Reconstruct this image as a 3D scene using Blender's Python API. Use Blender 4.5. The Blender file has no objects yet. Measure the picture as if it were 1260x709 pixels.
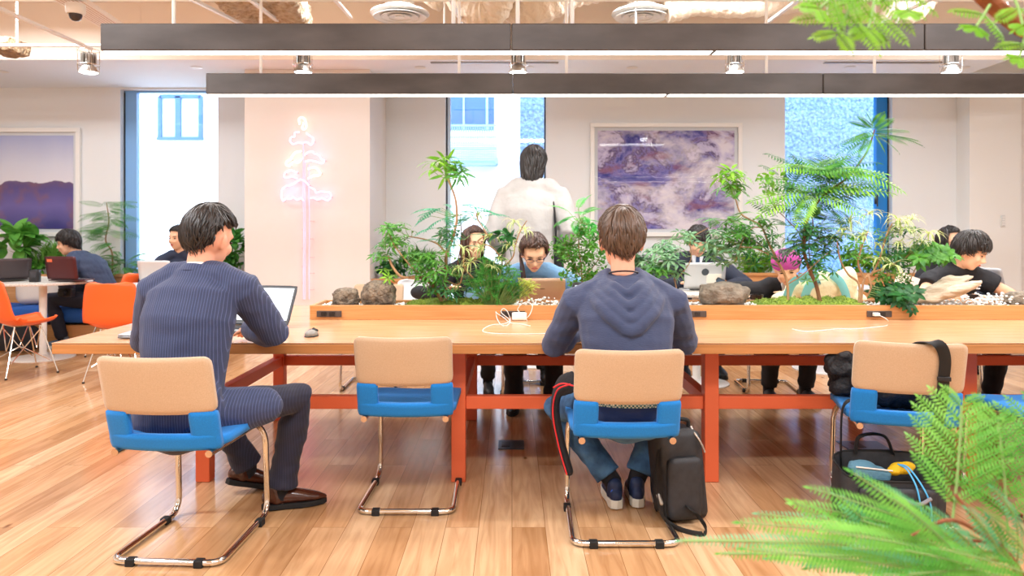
import bpy, bmesh, math, random
import numpy as np
from mathutils import Vector, Matrix, Quaternion
S = bpy.context.scene
COL = S.collection
PI = math.pi
# ---------------------------------------------------------------- camera (1260x709 frame)
F, CX, CY, EYE = 900.0, 630.0, 284.0, 1.25
cam = bpy.data.cameras.new('camera'); cam_o = bpy.data.objects.new('camera', cam); COL.objects.link(cam_o)
cam_o.location = (0, 0, EYE); cam_o.rotation_euler = (PI/2, 0, 0)
cam.sensor_width = 36; cam.lens = F/1260*36; cam.shift_y = -(354.5-CY)/1260; cam.clip_start = .05; cam.clip_end = 200
cam.dof.use_dof = True; cam.dof.focus_distance = 3.1; cam.dof.aperture_fstop = 4.0
S.camera = cam_o
# ---------------------------------------------------------------- colour management
S.view_settings.view_transform = 'Standard'; S.view_settings.look = 'None'; S.view_settings.gamma = 1
S.view_settings.exposure = 0.22; S.view_settings.use_curve_mapping = False
S.cycles.max_bounces = 6; S.cycles.diffuse_bounces = 4; S.cycles.glossy_bounces = 3; S.cycles.transmission_bounces = 4
S.cycles.transparent_max_bounces = 8; S.cycles.sample_clamp_indirect = 6; S.cycles.caustics_reflective = False; S.cycles.caustics_refractive = False
# ---------------------------------------------------------------- world: bright hazy sky
w = bpy.data.worlds.new('sky'); S.world = w; w.use_nodes = True
bg = w.node_tree.nodes['Background']; bg.inputs[0].default_value = (.68, .82, 1.0, 1); bg.inputs[1].default_value = 7.5
def area_light(name, loc, size, sy, power, color=(1, 1, 1), rot=(0, 0, 0)):
    l = bpy.data.lights.new(name, 'AREA'); l.shape = 'RECTANGLE'; l.size = size; l.size_y = sy; l.energy = power; l.color = color
    o = bpy.data.objects.new(name, l); COL.objects.link(o); o.location = loc; o.rotation_euler = rot; return o
# ceiling fill lights added to brighten the room; only some get housings further down
WARM = (.90, .95, 1.0); NEUT = (.90, .95, 1.0)
for i, (x, y, p) in enumerate([(-4.6, 6.3, 60), (-1.6, 6.3, 26), (1.4, 6.3, 42), (3.9, 6.2, 42), (-3.6, 2.6, 115), (3.2, 2.4, 80), (0, .4, 105), (-3.4, -.6, 90), (3.0, -.8, 70)]):
    area_light('ceiling_fill_light', (x, y, 3.40 if y < 6 else 3.3), 1.6, .5, p, WARM if y < 6.0 else NEUT)
area_light('daylight_window', (-3.4, 8.6, 1.9), 1.1, 2.0, 60, (.75, .88, 1), (-PI/2, 0, 0)) if False else None
def spot(name, loc, target, power, angle, color=NEUT, blend=.6):
    l = bpy.data.lights.new(name, 'SPOT'); l.energy = power; l.spot_size = angle; l.spot_blend = blend; l.color = color; l.shadow_soft_size = .05
    o = bpy.data.objects.new(name, l); COL.objects.link(o); o.location = loc
    o.rotation_euler = (Vector(target)-Vector(loc)).to_track_quat('-Z', 'Y').to_euler(); return o

# ================================================================ helpers
def at(px, py, d): return Vector(((px-CX)*d/F, d, EYE-(py-CY)*d/F))
def sc(d): return F/d
def lin(c):
    c = c/255
    return c/12.92 if c <= .04045 else ((c+.055)/1.055)**2.4
def rgb(h):
    if isinstance(h, str): h = h.lstrip('#'); h = tuple(int(h[i:i+2], 16) for i in (0, 2, 4))
    return tuple(lin(v) for v in h)+(1,)
MATS = {}
def mat(name, col='#808080', rough=.5, metal=0, spec=.5, noise=None, bump=None, emit=None, trans=0, col2=None, sheen=0, coat=0):
    """noise=(scale, stretch xyz) mixes col..col2;  bump=(scale, strength, dist)"""
    if name in MATS: return MATS[name]
    m = bpy.data.materials.new(name); m.use_nodes = True; nt = m.node_tree; N = nt.nodes; L = nt.links
    b = N['Principled BSDF']
    b.inputs['Base Color'].default_value = rgb(col); b.inputs['Roughness'].default_value = rough; b.inputs['Metallic'].default_value = metal
    b.inputs['Specular IOR Level'].default_value = spec
    if sheen: b.inputs['Sheen Weight'].default_value = sheen
    if coat: b.inputs['Coat Weight'].default_value = coat; b.inputs['Coat Roughness'].default_value = .08
    tc = N.new('ShaderNodeTexCoord')
    if noise:
        mp = N.new('ShaderNodeMapping'); mp.inputs['Scale'].default_value = noise[1]; L.new(tc.outputs['Object'], mp.inputs[0])
        no = N.new('ShaderNodeTexNoise'); no.inputs['Scale'].default_value = noise[0]; no.inputs['Detail'].default_value = 5; L.new(mp.outputs[0], no.inputs['Vector'])
        r = N.new('ShaderNodeValToRGB'); r.color_ramp.elements[0].position = .33; r.color_ramp.elements[1].position = .67
        r.color_ramp.elements[0].color = rgb(col); r.color_ramp.elements[1].color = rgb(col2); L.new(no.outputs[0], r.inputs[0]); L.new(r.outputs[0], b.inputs['Base Color'])
    if bump:
        n2 = N.new('ShaderNodeTexNoise'); n2.inputs['Scale'].default_value = bump[0]; n2.inputs['Detail'].default_value = 4
        if len(bump) > 3:
            m3 = N.new('ShaderNodeMapping'); m3.inputs['Scale'].default_value = bump[3]; L.new(tc.outputs['Object'], m3.inputs[0]); L.new(m3.outputs[0], n2.inputs['Vector'])
        else: L.new(tc.outputs['Object'], n2.inputs['Vector'])
        bp = N.new('ShaderNodeBump'); bp.inputs['Strength'].default_value = bump[1]; bp.inputs['Distance'].default_value = bump[2]
        L.new(n2.outputs[0], bp.inputs['Height']); L.new(bp.outputs[0], b.inputs['Normal'])
    if emit:
        b.inputs['Emission Color'].default_value = rgb(emit[0]); b.inputs['Emission Strength'].default_value = emit[1]
    if trans:
        tr = N.new('ShaderNodeBsdfTranslucent'); mx = N.new('ShaderNodeMixShader'); mx.inputs[0].default_value = trans
        src = b.inputs['Base Color']
        if src.is_linked: L.new(src.links[0].from_socket, tr.inputs[0])
        else: tr.inputs[0].default_value = rgb(col)
        L.new(b.outputs[0], mx.inputs[1]); L.new(tr.outputs[0], mx.inputs[2]); L.new(mx.outputs[0], N['Material Output'].inputs[0])
    MATS[name] = m; return m
def glass_mat(name, tint='#ffffff', gl=.08):
    if name in MATS: return MATS[name]
    m = bpy.data.materials.new(name); m.use_nodes = True; nt = m.node_tree; N = nt.nodes; L = nt.links; N.remove(N['Principled BSDF'])
    t = N.new('ShaderNodeBsdfTransparent'); t.inputs[0].default_value = rgb(tint); g = N.new('ShaderNodeBsdfGlossy'); g.inputs['Roughness'].default_value = .02
    mx = N.new('ShaderNodeMixShader'); fr = N.new('ShaderNodeLayerWeight'); fr.inputs[0].default_value = .25
    ml = N.new('ShaderNodeMath'); ml.operation = 'MULTIPLY_ADD'; ml.inputs[1].default_value = .5; ml.inputs[2].default_value = gl
    L.new(fr.outputs['Fresnel'], ml.inputs[0]); L.new(ml.outputs[0], mx.inputs[0]); L.new(t.outputs[0], mx.inputs[1]); L.new(g.outputs[0], mx.inputs[2]); L.new(mx.outputs[0], N['Material Output'].inputs[0])
    MATS[name] = m; return m

# ---------------- objects, tags
def tag(o, label=None, cat=None, group=None, kind=None):
    for k, v in (('label', label), ('category', cat), ('group', group), ('kind', kind)):
        if v: o[k] = v
    return o
def thing(name, label, cat, loc=(0, 0, 0), rz=0, group=None, scale=1):
    o = bpy.data.objects.new(name, None); COL.objects.link(o); o.empty_display_size = .05
    o.location = loc; o.rotation_euler = (0, 0, rz); o.scale = (scale,)*3
    return tag(o, label, cat, group)
def mw(o): return Matrix.Translation(o.location) @ o.rotation_euler.to_matrix().to_4x4() @ Matrix.Diagonal((*o.scale, 1))
def copy_tree(o, parent=None):
    c = o.copy(); COL.objects.link(c); c.parent = parent
    for ch in [k for k in COL.objects if k.parent == o]: copy_tree(ch, c)
    return c
class G:
    """collects geometry; build() makes ONE mesh object"""
    def __init__(s): s.v = []; s.f = []; s.m = []
    def add(s, vs, fs, mi=0):
        n = len(s.v); s.v.extend([tuple(p) for p in vs]); s.f.extend([tuple(i+n for i in f) for f in fs]); s.m.extend([mi]*len(fs)); return s
    def box(s, c, size, rot=None, mi=0, tap=1):
        x, y, z = size[0]/2, size[1]/2, size[2]/2
        R = rot if isinstance(rot, Matrix) else (Matrix.Rotation(rot, 3, 'Z') if rot else Matrix.Identity(3))
        vs = [Vector(c)+R@Vector((sx*x*(tap if sz > 0 else 1), sy*y*(tap if sz > 0 else 1), sz*z)) for sz in (-1, 1) for sy in (-1, 1) for sx in (-1, 1)]
        return s.add(vs, [(0, 2, 3, 1), (4, 5, 7, 6), (0, 1, 5, 4), (2, 6, 7, 3), (0, 4, 6, 2), (1, 3, 7, 5)], mi)
    def rings(s, rings, cap=True, mi=0, closed=False):
        n = len(rings[0]); vs = [p for r in rings for p in r]; fs = []
        m = len(rings); rr = m if closed else m-1
        for i in range(rr):
            a, b = i*n, ((i+1) % m)*n
            for k in range(n): k2 = (k+1) % n; fs.append((a+k, a+k2, b+k2, b+k))
        if cap and not closed: fs.append(tuple(range(n-1, -1, -1))); fs.append(tuple((m-1)*n+k for k in range(n)))
        return s.add(vs, fs, mi)
    def tube(s, pts, r, seg=8, mi=0, ref=None, rnd=False, closed=False):
        """r: number, list of numbers or list of (a,b) half widths along ref and across"""
        pts = [Vector(p) for p in pts]; n = len(pts)
        if not isinstance(r, (list,)): r = [r]*n
        R = []; prev = None
        T = []
        for i in range(n):
            if closed: t = pts[(i+1) % n]-pts[i-1]
            else: t = pts[min(i+1, n-1)]-pts[max(i-1, 0)]
            T.append(t.normalized() if t.length > 1e-9 else Vector((0, 0, 1)))
        for i in range(n):
            t = T[i]
            u0 = Vector(ref) if ref is not None else (prev if prev is not None else (Vector((1, 0, 0)) if abs(t.x) < .8 else Vector((0, 1, 0))))
            u = u0-t*u0.dot(t)
            if u.length < 1e-5: u = t.orthogonal()
            u.normalize(); v = t.cross(u); prev = u
            a, b = r[i] if isinstance(r[i], (tuple, list)) else (r[i], r[i])
            R.append((pts[i], t, u, v, a, b))
        rr = []
        def ring(p, u, v, a, b): return [p+u*(a*math.cos(2*PI*k/seg))+v*(b*math.sin(2*PI*k/seg)) for k in range(seg)]
        if rnd:
            p, t, u, v, a, b = R[0]
            for q in (.97, .75, .4): c = math.sqrt(1-q*q); rr.append(ring(p-t*min(a, b)*q, u, v, a*c, b*c))
        for (p, t, u, v, a, b) in R: rr.append(ring(p, u, v, a, b))
        if rnd:
            p, t, u, v, a, b = R[-1]
            for q in (.4, .75, .97): c = math.sqrt(1-q*q); rr.append(ring(p+t*min(a, b)*q, u, v, a*c, b*c))
        return s.rings(rr, True, mi, closed)
    def ell(s, c, r, rot=None, seg=16, ring=10, mi=0):
        R = rot if rot is not None else Matrix.Identity(3); c = Vector(c); rr = []
        for i in range(1, ring):
            a = PI*i/ring
            rr.append([c+R@Vector((r[0]*math.sin(a)*math.cos(2*PI*k/seg), r[1]*math.sin(a)*math.sin(2*PI*k/seg), -r[2]*math.cos(a))) for k in range(seg)])
        n = len(s.v); s.rings(rr, False, mi)
        m = len(s.v); s.add([c+R@Vector((0, 0, -r[2])), c+R@Vector((0, 0, r[2]))], [], mi)
        for k in range(seg):
            s.f.append((n+(k+1) % seg, n+k, m)); s.m.append(mi)
            b = n+(ring-2)*seg; s.f.append((b+k, b+(k+1) % seg, m+1)); s.m.append(mi)
        return s
    def lathe(s, prof, c=(0, 0, 0), seg=24, mi=0, R=None, cap=True):
        c = Vector(c); R = R or Matrix.Identity(3)
        return s.rings([[c+R@Vector((r*math.cos(2*PI*k/seg), r*math.sin(2*PI*k/seg), z)) for k in range(seg)] for r, z in prof], cap, mi)
    def prism(s, outline, fn0, fn1, mi=0):
        """outline list of 2D; fn0/fn1 map to 3D for both faces"""
        n = len(outline); vs = [fn0(*p) for p in outline]+[fn1(*p) for p in outline]
        fs = [tuple(range(n-1, -1, -1)), tuple(range(n, 2*n))]+[(k, (k+1) % n, n+(k+1) % n, n+k) for k in range(n)]
        return s.add(vs, fs, mi)
    def pad(s, w, h, t, r, fn, nx=14, nz=14, puff=.25, mi=0):
        """soft rectangular pad w*h, thickness t, corner radius r; fn(x,z,off)->3D"""
        def P(i, j):
            u = -1+2*i/nx; v = -1+2*j/nz
            x, z = u*w/2, v*h/2
            cx, cz = max(0, abs(x)-(w/2-r)), max(0, abs(z)-(h/2-r))
            if cx > 0 and cz > 0:
                # squash square corner onto arc
                m = max(cx, cz); L_ = math.hypot(cx, cz); k = m/L_
                x = math.copysign(w/2-r+cx*k, x); z = math.copysign(h/2-r+cz*k, z)
            e = max(abs(u), abs(v)); pf = 1-puff*max(0, (e-.55)/.45)**2
            return x, z, pf
        idx = {}
        vs = []
        for side in (1, -1):
            for i in range(nx+1):
                for j in range(nz+1):
                    x, z, pf = P(i, j); edge = i in (0, nx) or j in (0, nz)
                    idx[(side, i, j)] = len(vs); vs.append(fn(x, z, side*t/2*pf))
        fs = []
        for i in range(nx):
            for j in range(nz):
                a = [idx[(1, i, j)], idx[(1, i+1, j)], idx[(1, i+1, j+1)], idx[(1, i, j+1)]]; fs.append(tuple(a))
                a = [idx[(-1, i, j)], idx[(-1, i, j+1)], idx[(-1, i+1, j+1)], idx[(-1, i+1, j)]]; fs.append(tuple(a))
        per = [(i, 0) for i in range(nx)]+[(nx, j) for j in range(nz)]+[(i, nz) for i in range(nx, 0, -1)]+[(0, j) for j in range(nz, 0, -1)]
        for k in range(len(per)):
            a, b = per[k], per[(k+1) % len(per)]; fs.append((idx[(1, *a)], idx[(-1, *a)], idx[(-1, *b)], idx[(1, *b)]))
        return s.add(vs, fs, mi)
    def build(s, name, mats, parent=None, world=False, smooth=True, bevel=0, subd=0, remesh=0, sm=0, base=None):
        me = bpy.data.meshes.new(name); me.from_pydata(s.v, [], s.f)
        if not isinstance(mats, (list, tuple)): mats = [mats]
        for m in mats: me.materials.append(m)
        if len(mats) > 1: me.polygons.foreach_set('material_index', s.m)
        M = None
        if parent is not None and world:
            M = mw(parent)
            if parent.parent: M = mw(parent.parent) @ M
            me.transform(M.inverted())
        if base is not None: me.transform(Matrix.Translation(-Vector(base)))
        me.update(); me.validate()
        bm = bmesh.new(); bm.from_mesh(me); bmesh.ops.recalc_face_normals(bm, faces=bm.faces) if len(bm.faces) < 60000 else None; bm.to_mesh(me); bm.free()
        o = bpy.data.objects.new(name, me); COL.objects.link(o)
        if base is not None: o.location = base
        if remesh:
            md = o.modifiers.new('r', 'REMESH'); md.mode = 'VOXEL'; md.voxel_size = remesh; md.adaptivity = 0
            if sm: m2 = o.modifiers.new('s', 'SMOOTH'); m2.iterations = sm; m2.factor = .5
            dg = bpy.context.evaluated_depsgraph_get(); me2 = bpy.data.meshes.new_from_object(o.evaluated_get(dg)); o.modifiers.clear()
            o.data = me2; bpy.data.meshes.remove(me); me = me2; me.name = name
            if len(me.materials) == 0:
                for m in mats: me.materials.append(m)
        if parent is not None: o.parent = parent
        if smooth:
            me.polygons.foreach_set('use_smooth', [True]*len(me.polygons))
            if not remesh and smooth != 'all': me.set_sharp_from_angle(angle=math.radians(42))
        if bevel:
            b = o.modifiers.new('bevel', 'BEVEL'); b.width = bevel; b.segments = 2; b.limit_method = 'ANGLE'; b.angle_limit = .7
        if subd: q = o.modifiers.new('sub', 'SUBSURF'); q.levels = q.render_levels = subd
        return o
def smoothpath(pts, n=6):
    """Catmull-Rom through the points"""
    P = [Vector(p) for p in pts]; P = [P[0]*2-P[1]]+P+[P[-1]*2-P[-2]]; out = []
    for i in range(1, len(P)-2):
        for k in range(n):
            t = k/n; a, b, c, d = P[i-1:i+3]
            out.append(.5*((2*b)+(c-a)*t+(2*a-5*b+4*c-d)*t*t+(3*b-a-3*c+d)*t*t*t))
    out.append(P[-2]); return out
def arc_fillet(pts, r, n=5):
    P = [Vector(p) for p in pts]; out = [P[0]]
    for i in range(1, len(P)-1):
        a, b, c = P[i-1], P[i], P[i+1]; u = (a-b).normalized(); v = (c-b).normalized()
        q = min(r, (a-b).length*.49, (c-b).length*.49)
        s0, s1 = b+u*q, b+v*q
        for k in range(n+1): t = k/n; out.append((1-t)**2*s0+2*t*(1-t)*b+t*t*s1)
    out.append(P[-1]); return out
def lerp(a, b, t): return a+(b-a)*t
def structure(o): o['kind'] = 'structure'; return o

# ================================================================ materials
def planks(name, c1, c2, c3, bw=1.3, bh=.14, rough=.25, axis='Y', mortar=.0012):
    m = bpy.data.materials.new(name); m.use_nodes = True; nt = m.node_tree; N = nt.nodes; L = nt.links; b = N['Principled BSDF']
    tc = N.new('ShaderNodeTexCoord'); mp = N.new('ShaderNodeMapping'); L.new(tc.outputs['Object'], mp.inputs[0])
    mp.inputs['Rotation'].default_value = (0, 0, PI/2 if axis == 'Y' else 0)
    br = N.new('ShaderNodeTexBrick'); br.offset = .37; br.offset_frequency = 2; br.inputs['Scale'].default_value = 1
    br.inputs['Brick Width'].default_value = bw; br.inputs['Row Height'].default_value = bh; br.inputs['Mortar Size'].default_value = mortar; br.inputs['Mortar Smooth'].default_value = .3
    br.inputs['Color1'].default_value = (0, 0, 0, 1); br.inputs['Color2'].default_value = (1, 1, 1, 1); br.inputs['Mortar'].default_value = (.5, .5, .5, 1)
    L.new(mp.outputs[0], br.inputs['Vector'])
    r = N.new('ShaderNodeValToRGB'); e = r.color_ramp.elements; e[0].color = rgb(c1); e[1].color = rgb(c3); k = e.new(.5); k.color = rgb(c2); L.new(br.outputs['Color'], r.inputs[0])
    m2 = N.new('ShaderNodeMapping'); m2.inputs['Scale'].default_value = (1.2, 14, 1); L.new(mp.outputs[0], m2.inputs[0])
    ad = N.new('ShaderNodeVectorMath'); ad.operation = 'ADD'; L.new(m2.outputs[0], ad.inputs[0])
    sca = N.new('ShaderNodeVectorMath'); sca.operation = 'SCALE'; sca.inputs['Scale'].default_value = 37; L.new(br.outputs['Color'], sca.inputs[0]); L.new(sca.outputs[0], ad.inputs[1])
    no = N.new('ShaderNodeTexNoise'); no.inputs['Scale'].default_value = 1.6; no.inputs['Detail'].default_value = 6; no.inputs['Distortion'].default_value = 1.2; L.new(ad.outputs[0], no.inputs['Vector'])
    g = N.new('ShaderNodeMix'); g.data_type = 'RGBA'; g.blend_type = 'MULTIPLY'; g.inputs[0].default_value = 1
    gr = N.new('ShaderNodeValToRGB'); gr.color_ramp.elements[0].position = .3; gr.color_ramp.elements[0].color = (.74, .66, .58, 1); gr.color_ramp.elements[1].position = .62; gr.color_ramp.elements[1].color = (1, 1, 1, 1)
    L.new(no.outputs[0], gr.inputs[0]); L.new(r.outputs[0], g.inputs['A']); L.new(gr.outputs[0], g.inputs['B'])
    # knots
    vo = N.new('ShaderNodeTexVoronoi'); vo.inputs['Scale'].default_value = 1.5; m4 = N.new('ShaderNodeMapping'); m4.inputs['Scale'].default_value = (1, 2.2, 1); L.new(mp.outputs[0], m4.inputs[0]); L.new(m4.outputs[0], vo.inputs['Vector'])
    kr = N.new('ShaderNodeValToRGB'); kr.color_ramp.elements[0].position = .012; kr.color_ramp.elements[0].color = (.35, .22, .12, 1); kr.color_ramp.elements[1].position = .05; kr.color_ramp.elements[1].color = (1, 1, 1, 1); L.new(vo.outputs['Distance'], kr.inputs[0])
    g3 = N.new('ShaderNodeMix'); g3.data_type = 'RGBA'; g3.blend_type = 'MULTIPLY'; g3.inputs[0].default_value = 1; L.new(g.outputs['Result'], g3.inputs['A']); L.new(kr.outputs[0], g3.inputs['B'])
    g2 = N.new('ShaderNodeMix'); g2.data_type = 'RGBA'; L.new(br.outputs['Fac'], g2.inputs[0]); L.new(g3.outputs['Result'], g2.inputs['A']); g2.inputs['B'].default_value = rgb('#8a5c34')
    L.new(g2.outputs['Result'], b.inputs['Base Color']); b.inputs['Roughness'].default_value = rough
    MATS[name] = m; return m
def woodmat(name, c1, c2, scale=(1, 1, 1), rough=.35, s=3.0, spec=.5):
    m = mat(name, c1, rough, col2=c2, noise=(s, scale), spec=spec); return m
M_floor = planks('oak_floor', '#c39468', '#d9a878', '#e8c096', rough=.2)
M_table = woodmat('oak_veneer', '#c8946a', '#d8a980', (1.2, 22, 22), .22, 2.2)
M_tedge = woodmat('oak_edge', '#b97a42', '#c98a52', (1.2, 22, 40), .35, 2.2)
M_plant = woodmat('planter_oak', '#c48850', '#d39a64', (1.5, 22, 50), .35, 2.0)
M_wall = mat('wall_paint', '#eef0f1', .7, bump=(90, .06, .003))
M_wallw = mat('column_paint', '#ebe4de', .7, bump=(90, .06, .003))
M_sof = mat('soffit_daylit_paint', '#f5f9ff', .7)  # faint blue of the window daylight mixed into the white paint
M_ceil = mat('ceiling_paint', '#fbf4ec', .8)
M_white = mat('white_paint', '#f4f2ee', .45)
M_orange = mat('orange_steel', '#ea6c42', .45)
M_chrome = mat('chrome', '#e6e2da', .10, metal=1)
M_black = mat('black_plastic', '#1c1c1e', .45)
M_rubber = mat('black_rubber', '#161617', .7)
M_tan = mat('tan_fabric', '#cdb192', .85, col2='#c3a585', noise=(260, (1, 1, 1)), bump=(420, .35, .002), sheen=.2)
M_blue = mat('blue_fabric', '#0a7fd0', .85, col2='#0874c2', noise=(260, (1, 1, 1)), bump=(420, .35, .002), sheen=.1)
M_shadeblue = mat('deep_blue_fabric', '#123f86', .85, bump=(300, .3, .002))
M_frame = mat('window_frame_blue', '#86b9ee', .35)
M_framed = mat('window_frame_dark', '#1f2b36', .4)
M_glass = glass_mat('clear_glass')

# ================================================================ the room
DW = 8.8; ZS = 2.97; ZC = 3.55
XL, XR, YB = -7.6, 6.6, -3.6
g = G(); g.box(((XL+XR)/2, (YB+DW)/2, -.05), (XR-XL, DW-YB, .1)); structure(g.build('floor', M_floor, smooth=False))
g = G(); g.box(((XL+XR)/2, (YB+DW)/2, ZC+.05), (XR-XL, DW-YB, .1)); structure(g.build('ceiling', M_ceil, smooth=False))
g = G(); g.box(((XL+XR)/2, YB-.05, ZC/2), (XR-XL, .1, ZC)); structure(g.build('wall_front', M_wall, smooth=False))
g = G(); g.box((XL-.05, (YB+DW)/2, ZC/2), (.1, DW-YB, ZC)); structure(g.build('wall_left', M_wall, smooth=False))
g = G(); g.box((XR+.05, (YB+DW)/2, ZC/2), (.1, DW-YB, ZC)); structure(g.build('wall_right', M_wall, smooth=False))
# back wall with three full-height window openings
wx = [(at(148, 0, DW).x, at(268, 0, DW).x), (at(548, 0, DW).x, at(672, 0, DW).x), (at(966, 0, DW).x, at(1098, 0, DW).x)]
SILL = .30; HEADZ = ZS-.02
g = G(); xs = [XL]+[v for p in wx for v in p]+[XR]
for i in range(0, len(xs), 2): g.box(((xs[i]+xs[i+1])/2, DW+.1, ZC/2), (xs[i+1]-xs[i], .2, ZC))
for a, b in wx:
    g.box(((a+b)/2, DW+.1, SILL/2), (b-a, .2, SILL)); g.box(((a+b)/2, DW+.1, (HEADZ+ZC)/2), (b-a, .2, ZC-HEADZ))
structure(g.build('wall_back', M_wall, smooth=False))
# dropped soffit along the windows
YS = 7.37
g = G(); g.box(((XL+5.0)/2, (YS+DW)/2, (ZS+ZC)/2), (5.0-XL, DW-YS, ZC-ZS-.004)); structure(g.build('ceiling_soffit', M_sof, smooth=False))
g = G(); g.box(((XL+5.0)/2, YS-.006, (ZS+ZC)/2), (5.0-XL, .01, ZC-ZS-.004)); 
for x in np.arange(-6.9, 5, 1.58): g.box((x, YS-.013, (ZS+ZC)/2), (.008, .004, ZC-ZS-.01))
structure(g.build('trim_1', mat('fascia_paint', '#f6e8da', .75), smooth=False))
g = G()
for (x0, x1) in ((-7.5, -4.72), (-1.5, -.8), (.42, 3.28), (4.6, 5.3)): g.box(((x0+x1)/2, DW-.01, .05), (x1-x0, .02, .1))
structure(g.build('baseboard_back', M_white, smooth=False))
# column with the neon, side pier at right
YC = 7.8
cx0, cx1 = at(301, 0, YC).x, at(455, 0, YC).x
g = G(); g.box(((cx0+cx1)/2, (YC+DW)/2, ZS/2), (cx1-cx0, DW-YC, ZS)); structure(g.build('wall_column', M_wallw, smooth=False))
YP = 8.55; px0, px1 = at(1193, 0, YP).x, at(1257, 0, YP).x
g = G(); g.box(((px0+px1)/2, (YP+DW)/2, ZS/2), (px1-px0, DW-YP, ZS)); structure(g.build('wall_pier', M_white, smooth=False))
g = G(); g.box(((px1+XR)/2+.01, 8.70, ZS/2), (XR-px1-.02, .2, ZS)); structure(g.build('wall_recess', M_wallw, smooth=False))
# windows: frame, glass
for i, (a, b) in enumerate(wx):
    y = DW+.12; t = thing('window_%d' % (i+1), None, None, ((a+b)/2, y, SILL)); structure(t)
    def fr(x0, x1, z0, z1, m, n='window_frame', dy=0, th=.08):
        q = G(); q.box(((x0+x1)/2, y+dy, (z0+z1)/2), (x1-x0, th, z1-z0)); return q.build(n, m, t, True, smooth=False, bevel=.003)
    fr(a, a+.02, SILL, HEADZ, M_framed); fr(b-.02, b, SILL, HEADZ, M_framed); fr(a, b, HEADZ-.025, HEADZ, M_frame); fr(a, b, SILL, SILL+.04, M_framed)
    if i == 0: fr(a+.02, a+.155, SILL+.04, HEADZ-.025, M_frame); gx0, gx1 = a+.155, b-.02
    elif i == 1: fr(a+.02, a+.055, SILL+.04, HEADZ-.025, mat('pale_frame', '#cfe2f2', .4)); gx0, gx1 = a+.055, b-.02
    else:
        f = fr(b-.15, b-.02, SILL+.04, HEADZ-.025, mat('window_frame_azure', '#1583d6', .35)); gx0, gx1 = a+.02, b-.15
        q = G(); q.box((b-.17, y-.055, at(0, 246, DW).z), (.02, .03, .10)); q.tube([(b-.17, y-.06, at(0, 240, DW).z), (b-.17, y-.10, at(0, 240, DW).z), (b-.17, y-.10, at(0, 254, DW).z)], .009)
        q.build('window_handle', M_black, t, True)
    q = G(); q.box(((gx0+gx1)/2, y+.01, (SILL+HEADZ)/2), (gx1-gx0, .008, HEADZ-SILL-.06)); q.build('pane', M_glass, t, True, smooth=False)
# buildings outside
D2 = 12.6
def P2(px, py, d=D2): return at(px, py, d)
M_render = mat('white_render', '#e4e4e4', .8, bump=(30, .1, .01))
M_stucco = mat('blue_stucco', '#4674aa', .9, col2='#8db0d6', noise=(24, (1, 1, 1)), bump=(16, 1.0, .25))
b1 = thing('building', 'white rendered house with blue framed window outside left window', 'building', (-4.5, D2, 0))
xa = P2(640, 0).x
g = G(); g.box(((-11+-1.6)/2, D2+.5, 4), (9.4, 1, 8)); g.build('wall', M_render, b1, True, smooth=False)
def outwin(px0, py0, px1, py1, parent, split=.45):
    A = P2(px0, py0); B = P2(px1, py1); q = G(); w_, h_ = B.x-A.x, A.z-B.z
    f = G(); mx, mz = (A.x+B.x)/2, (A.z+B.z)/2
    f.box((mx, D2-.03, A.z), (w_, .06, .06)); f.box((mx, D2-.03, B.z), (w_+.08, .1, .05)); f.box((A.x, D2-.03, mz), (.06, .06, h_)); f.box((B.x, D2-.03, mz), (.06, .06, h_)); f.box((A.x+w_*split, D2-.03, mz), (.09, .06, h_))
    fo = f.build('window', mat('outer_frame', '#2b5c94', .5), parent, True, smooth=False)
    q.box((mx, D2-.01, mz), (w_, .02, h_)); q.build('pane', mat('outer_glass', '#a4c0da', .1), fo, True, smooth=False)
outwin(198, 119, 248, 171, b1)
b2 = thing('building', 'white building with blue balcony window outside the middle window', 'building', (-.8, D2, 0))
g = G(); g.box(((-1.6+xa)/2, D2+.5, 4), (xa+1.6, 1, 8)); g.build('wall', M_render, b2, True, smooth=False)
A = P2(553, 100); B = P2(608, 160)
g = G(); g.box(((A.x+B.x)/2, D2-.02, (A.z+B.z)/2), (B.x-A.x, .04, A.z-B.z)); wn = g.build('window', mat('outer_blue', '#1c568f', .3), b2, True, smooth=False)
g = G(); g.box((B.x-.12, D2-.05, (A.z+B.z)/2), (.04, .04, A.z-B.z)); g.box((A.x+.25, D2-.05, (A.z+B.z)/2), (.03, .04, A.z-B.z)); g.build('window_frame', M_frame, wn, True, smooth=False)
g = G(); A = P2(553, 158); B = P2(611, 200)
for z in np.linspace(A.z, B.z, 4): g.box(((A.x+B.x)/2, D2-.35, z), (B.x-A.x, .03, .03))
for z in np.linspace((A.z+B.z)/2, B.z, 9): g.box(((A.x+B.x)/2, D2-.35, z), (B.x-A.x, .02, .018))
for x in np.linspace(A.x, B.x, 22): g.box((x, D2-.35, (A.z+B.z)/2), (.014, .014, A.z-B.z))
g.box((B.x, D2-.17, B.z), (.05, .4, .1)); g.box(((A.x+B.x)/2, D2-.17, B.z-.04), (B.x-A.x, .36, .06)); g.build('balcony_railing', mat('pale_rail', '#7ca2c8', .5), b2, True, smooth=False)
b3 = tag(G().box(((xa+9)/2, D2+.2, 4), (9-xa, 1, 8)).build('building', M_stucco, None, smooth=False), 'rough blue stucco building side filling the right window', 'building')
g = G(); g.box((0, 11.4, -.06), (26, 4.6, .1)); structure(g.build('ground', mat('paving', '#f0f0f0', .9), smooth=False))
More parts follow.
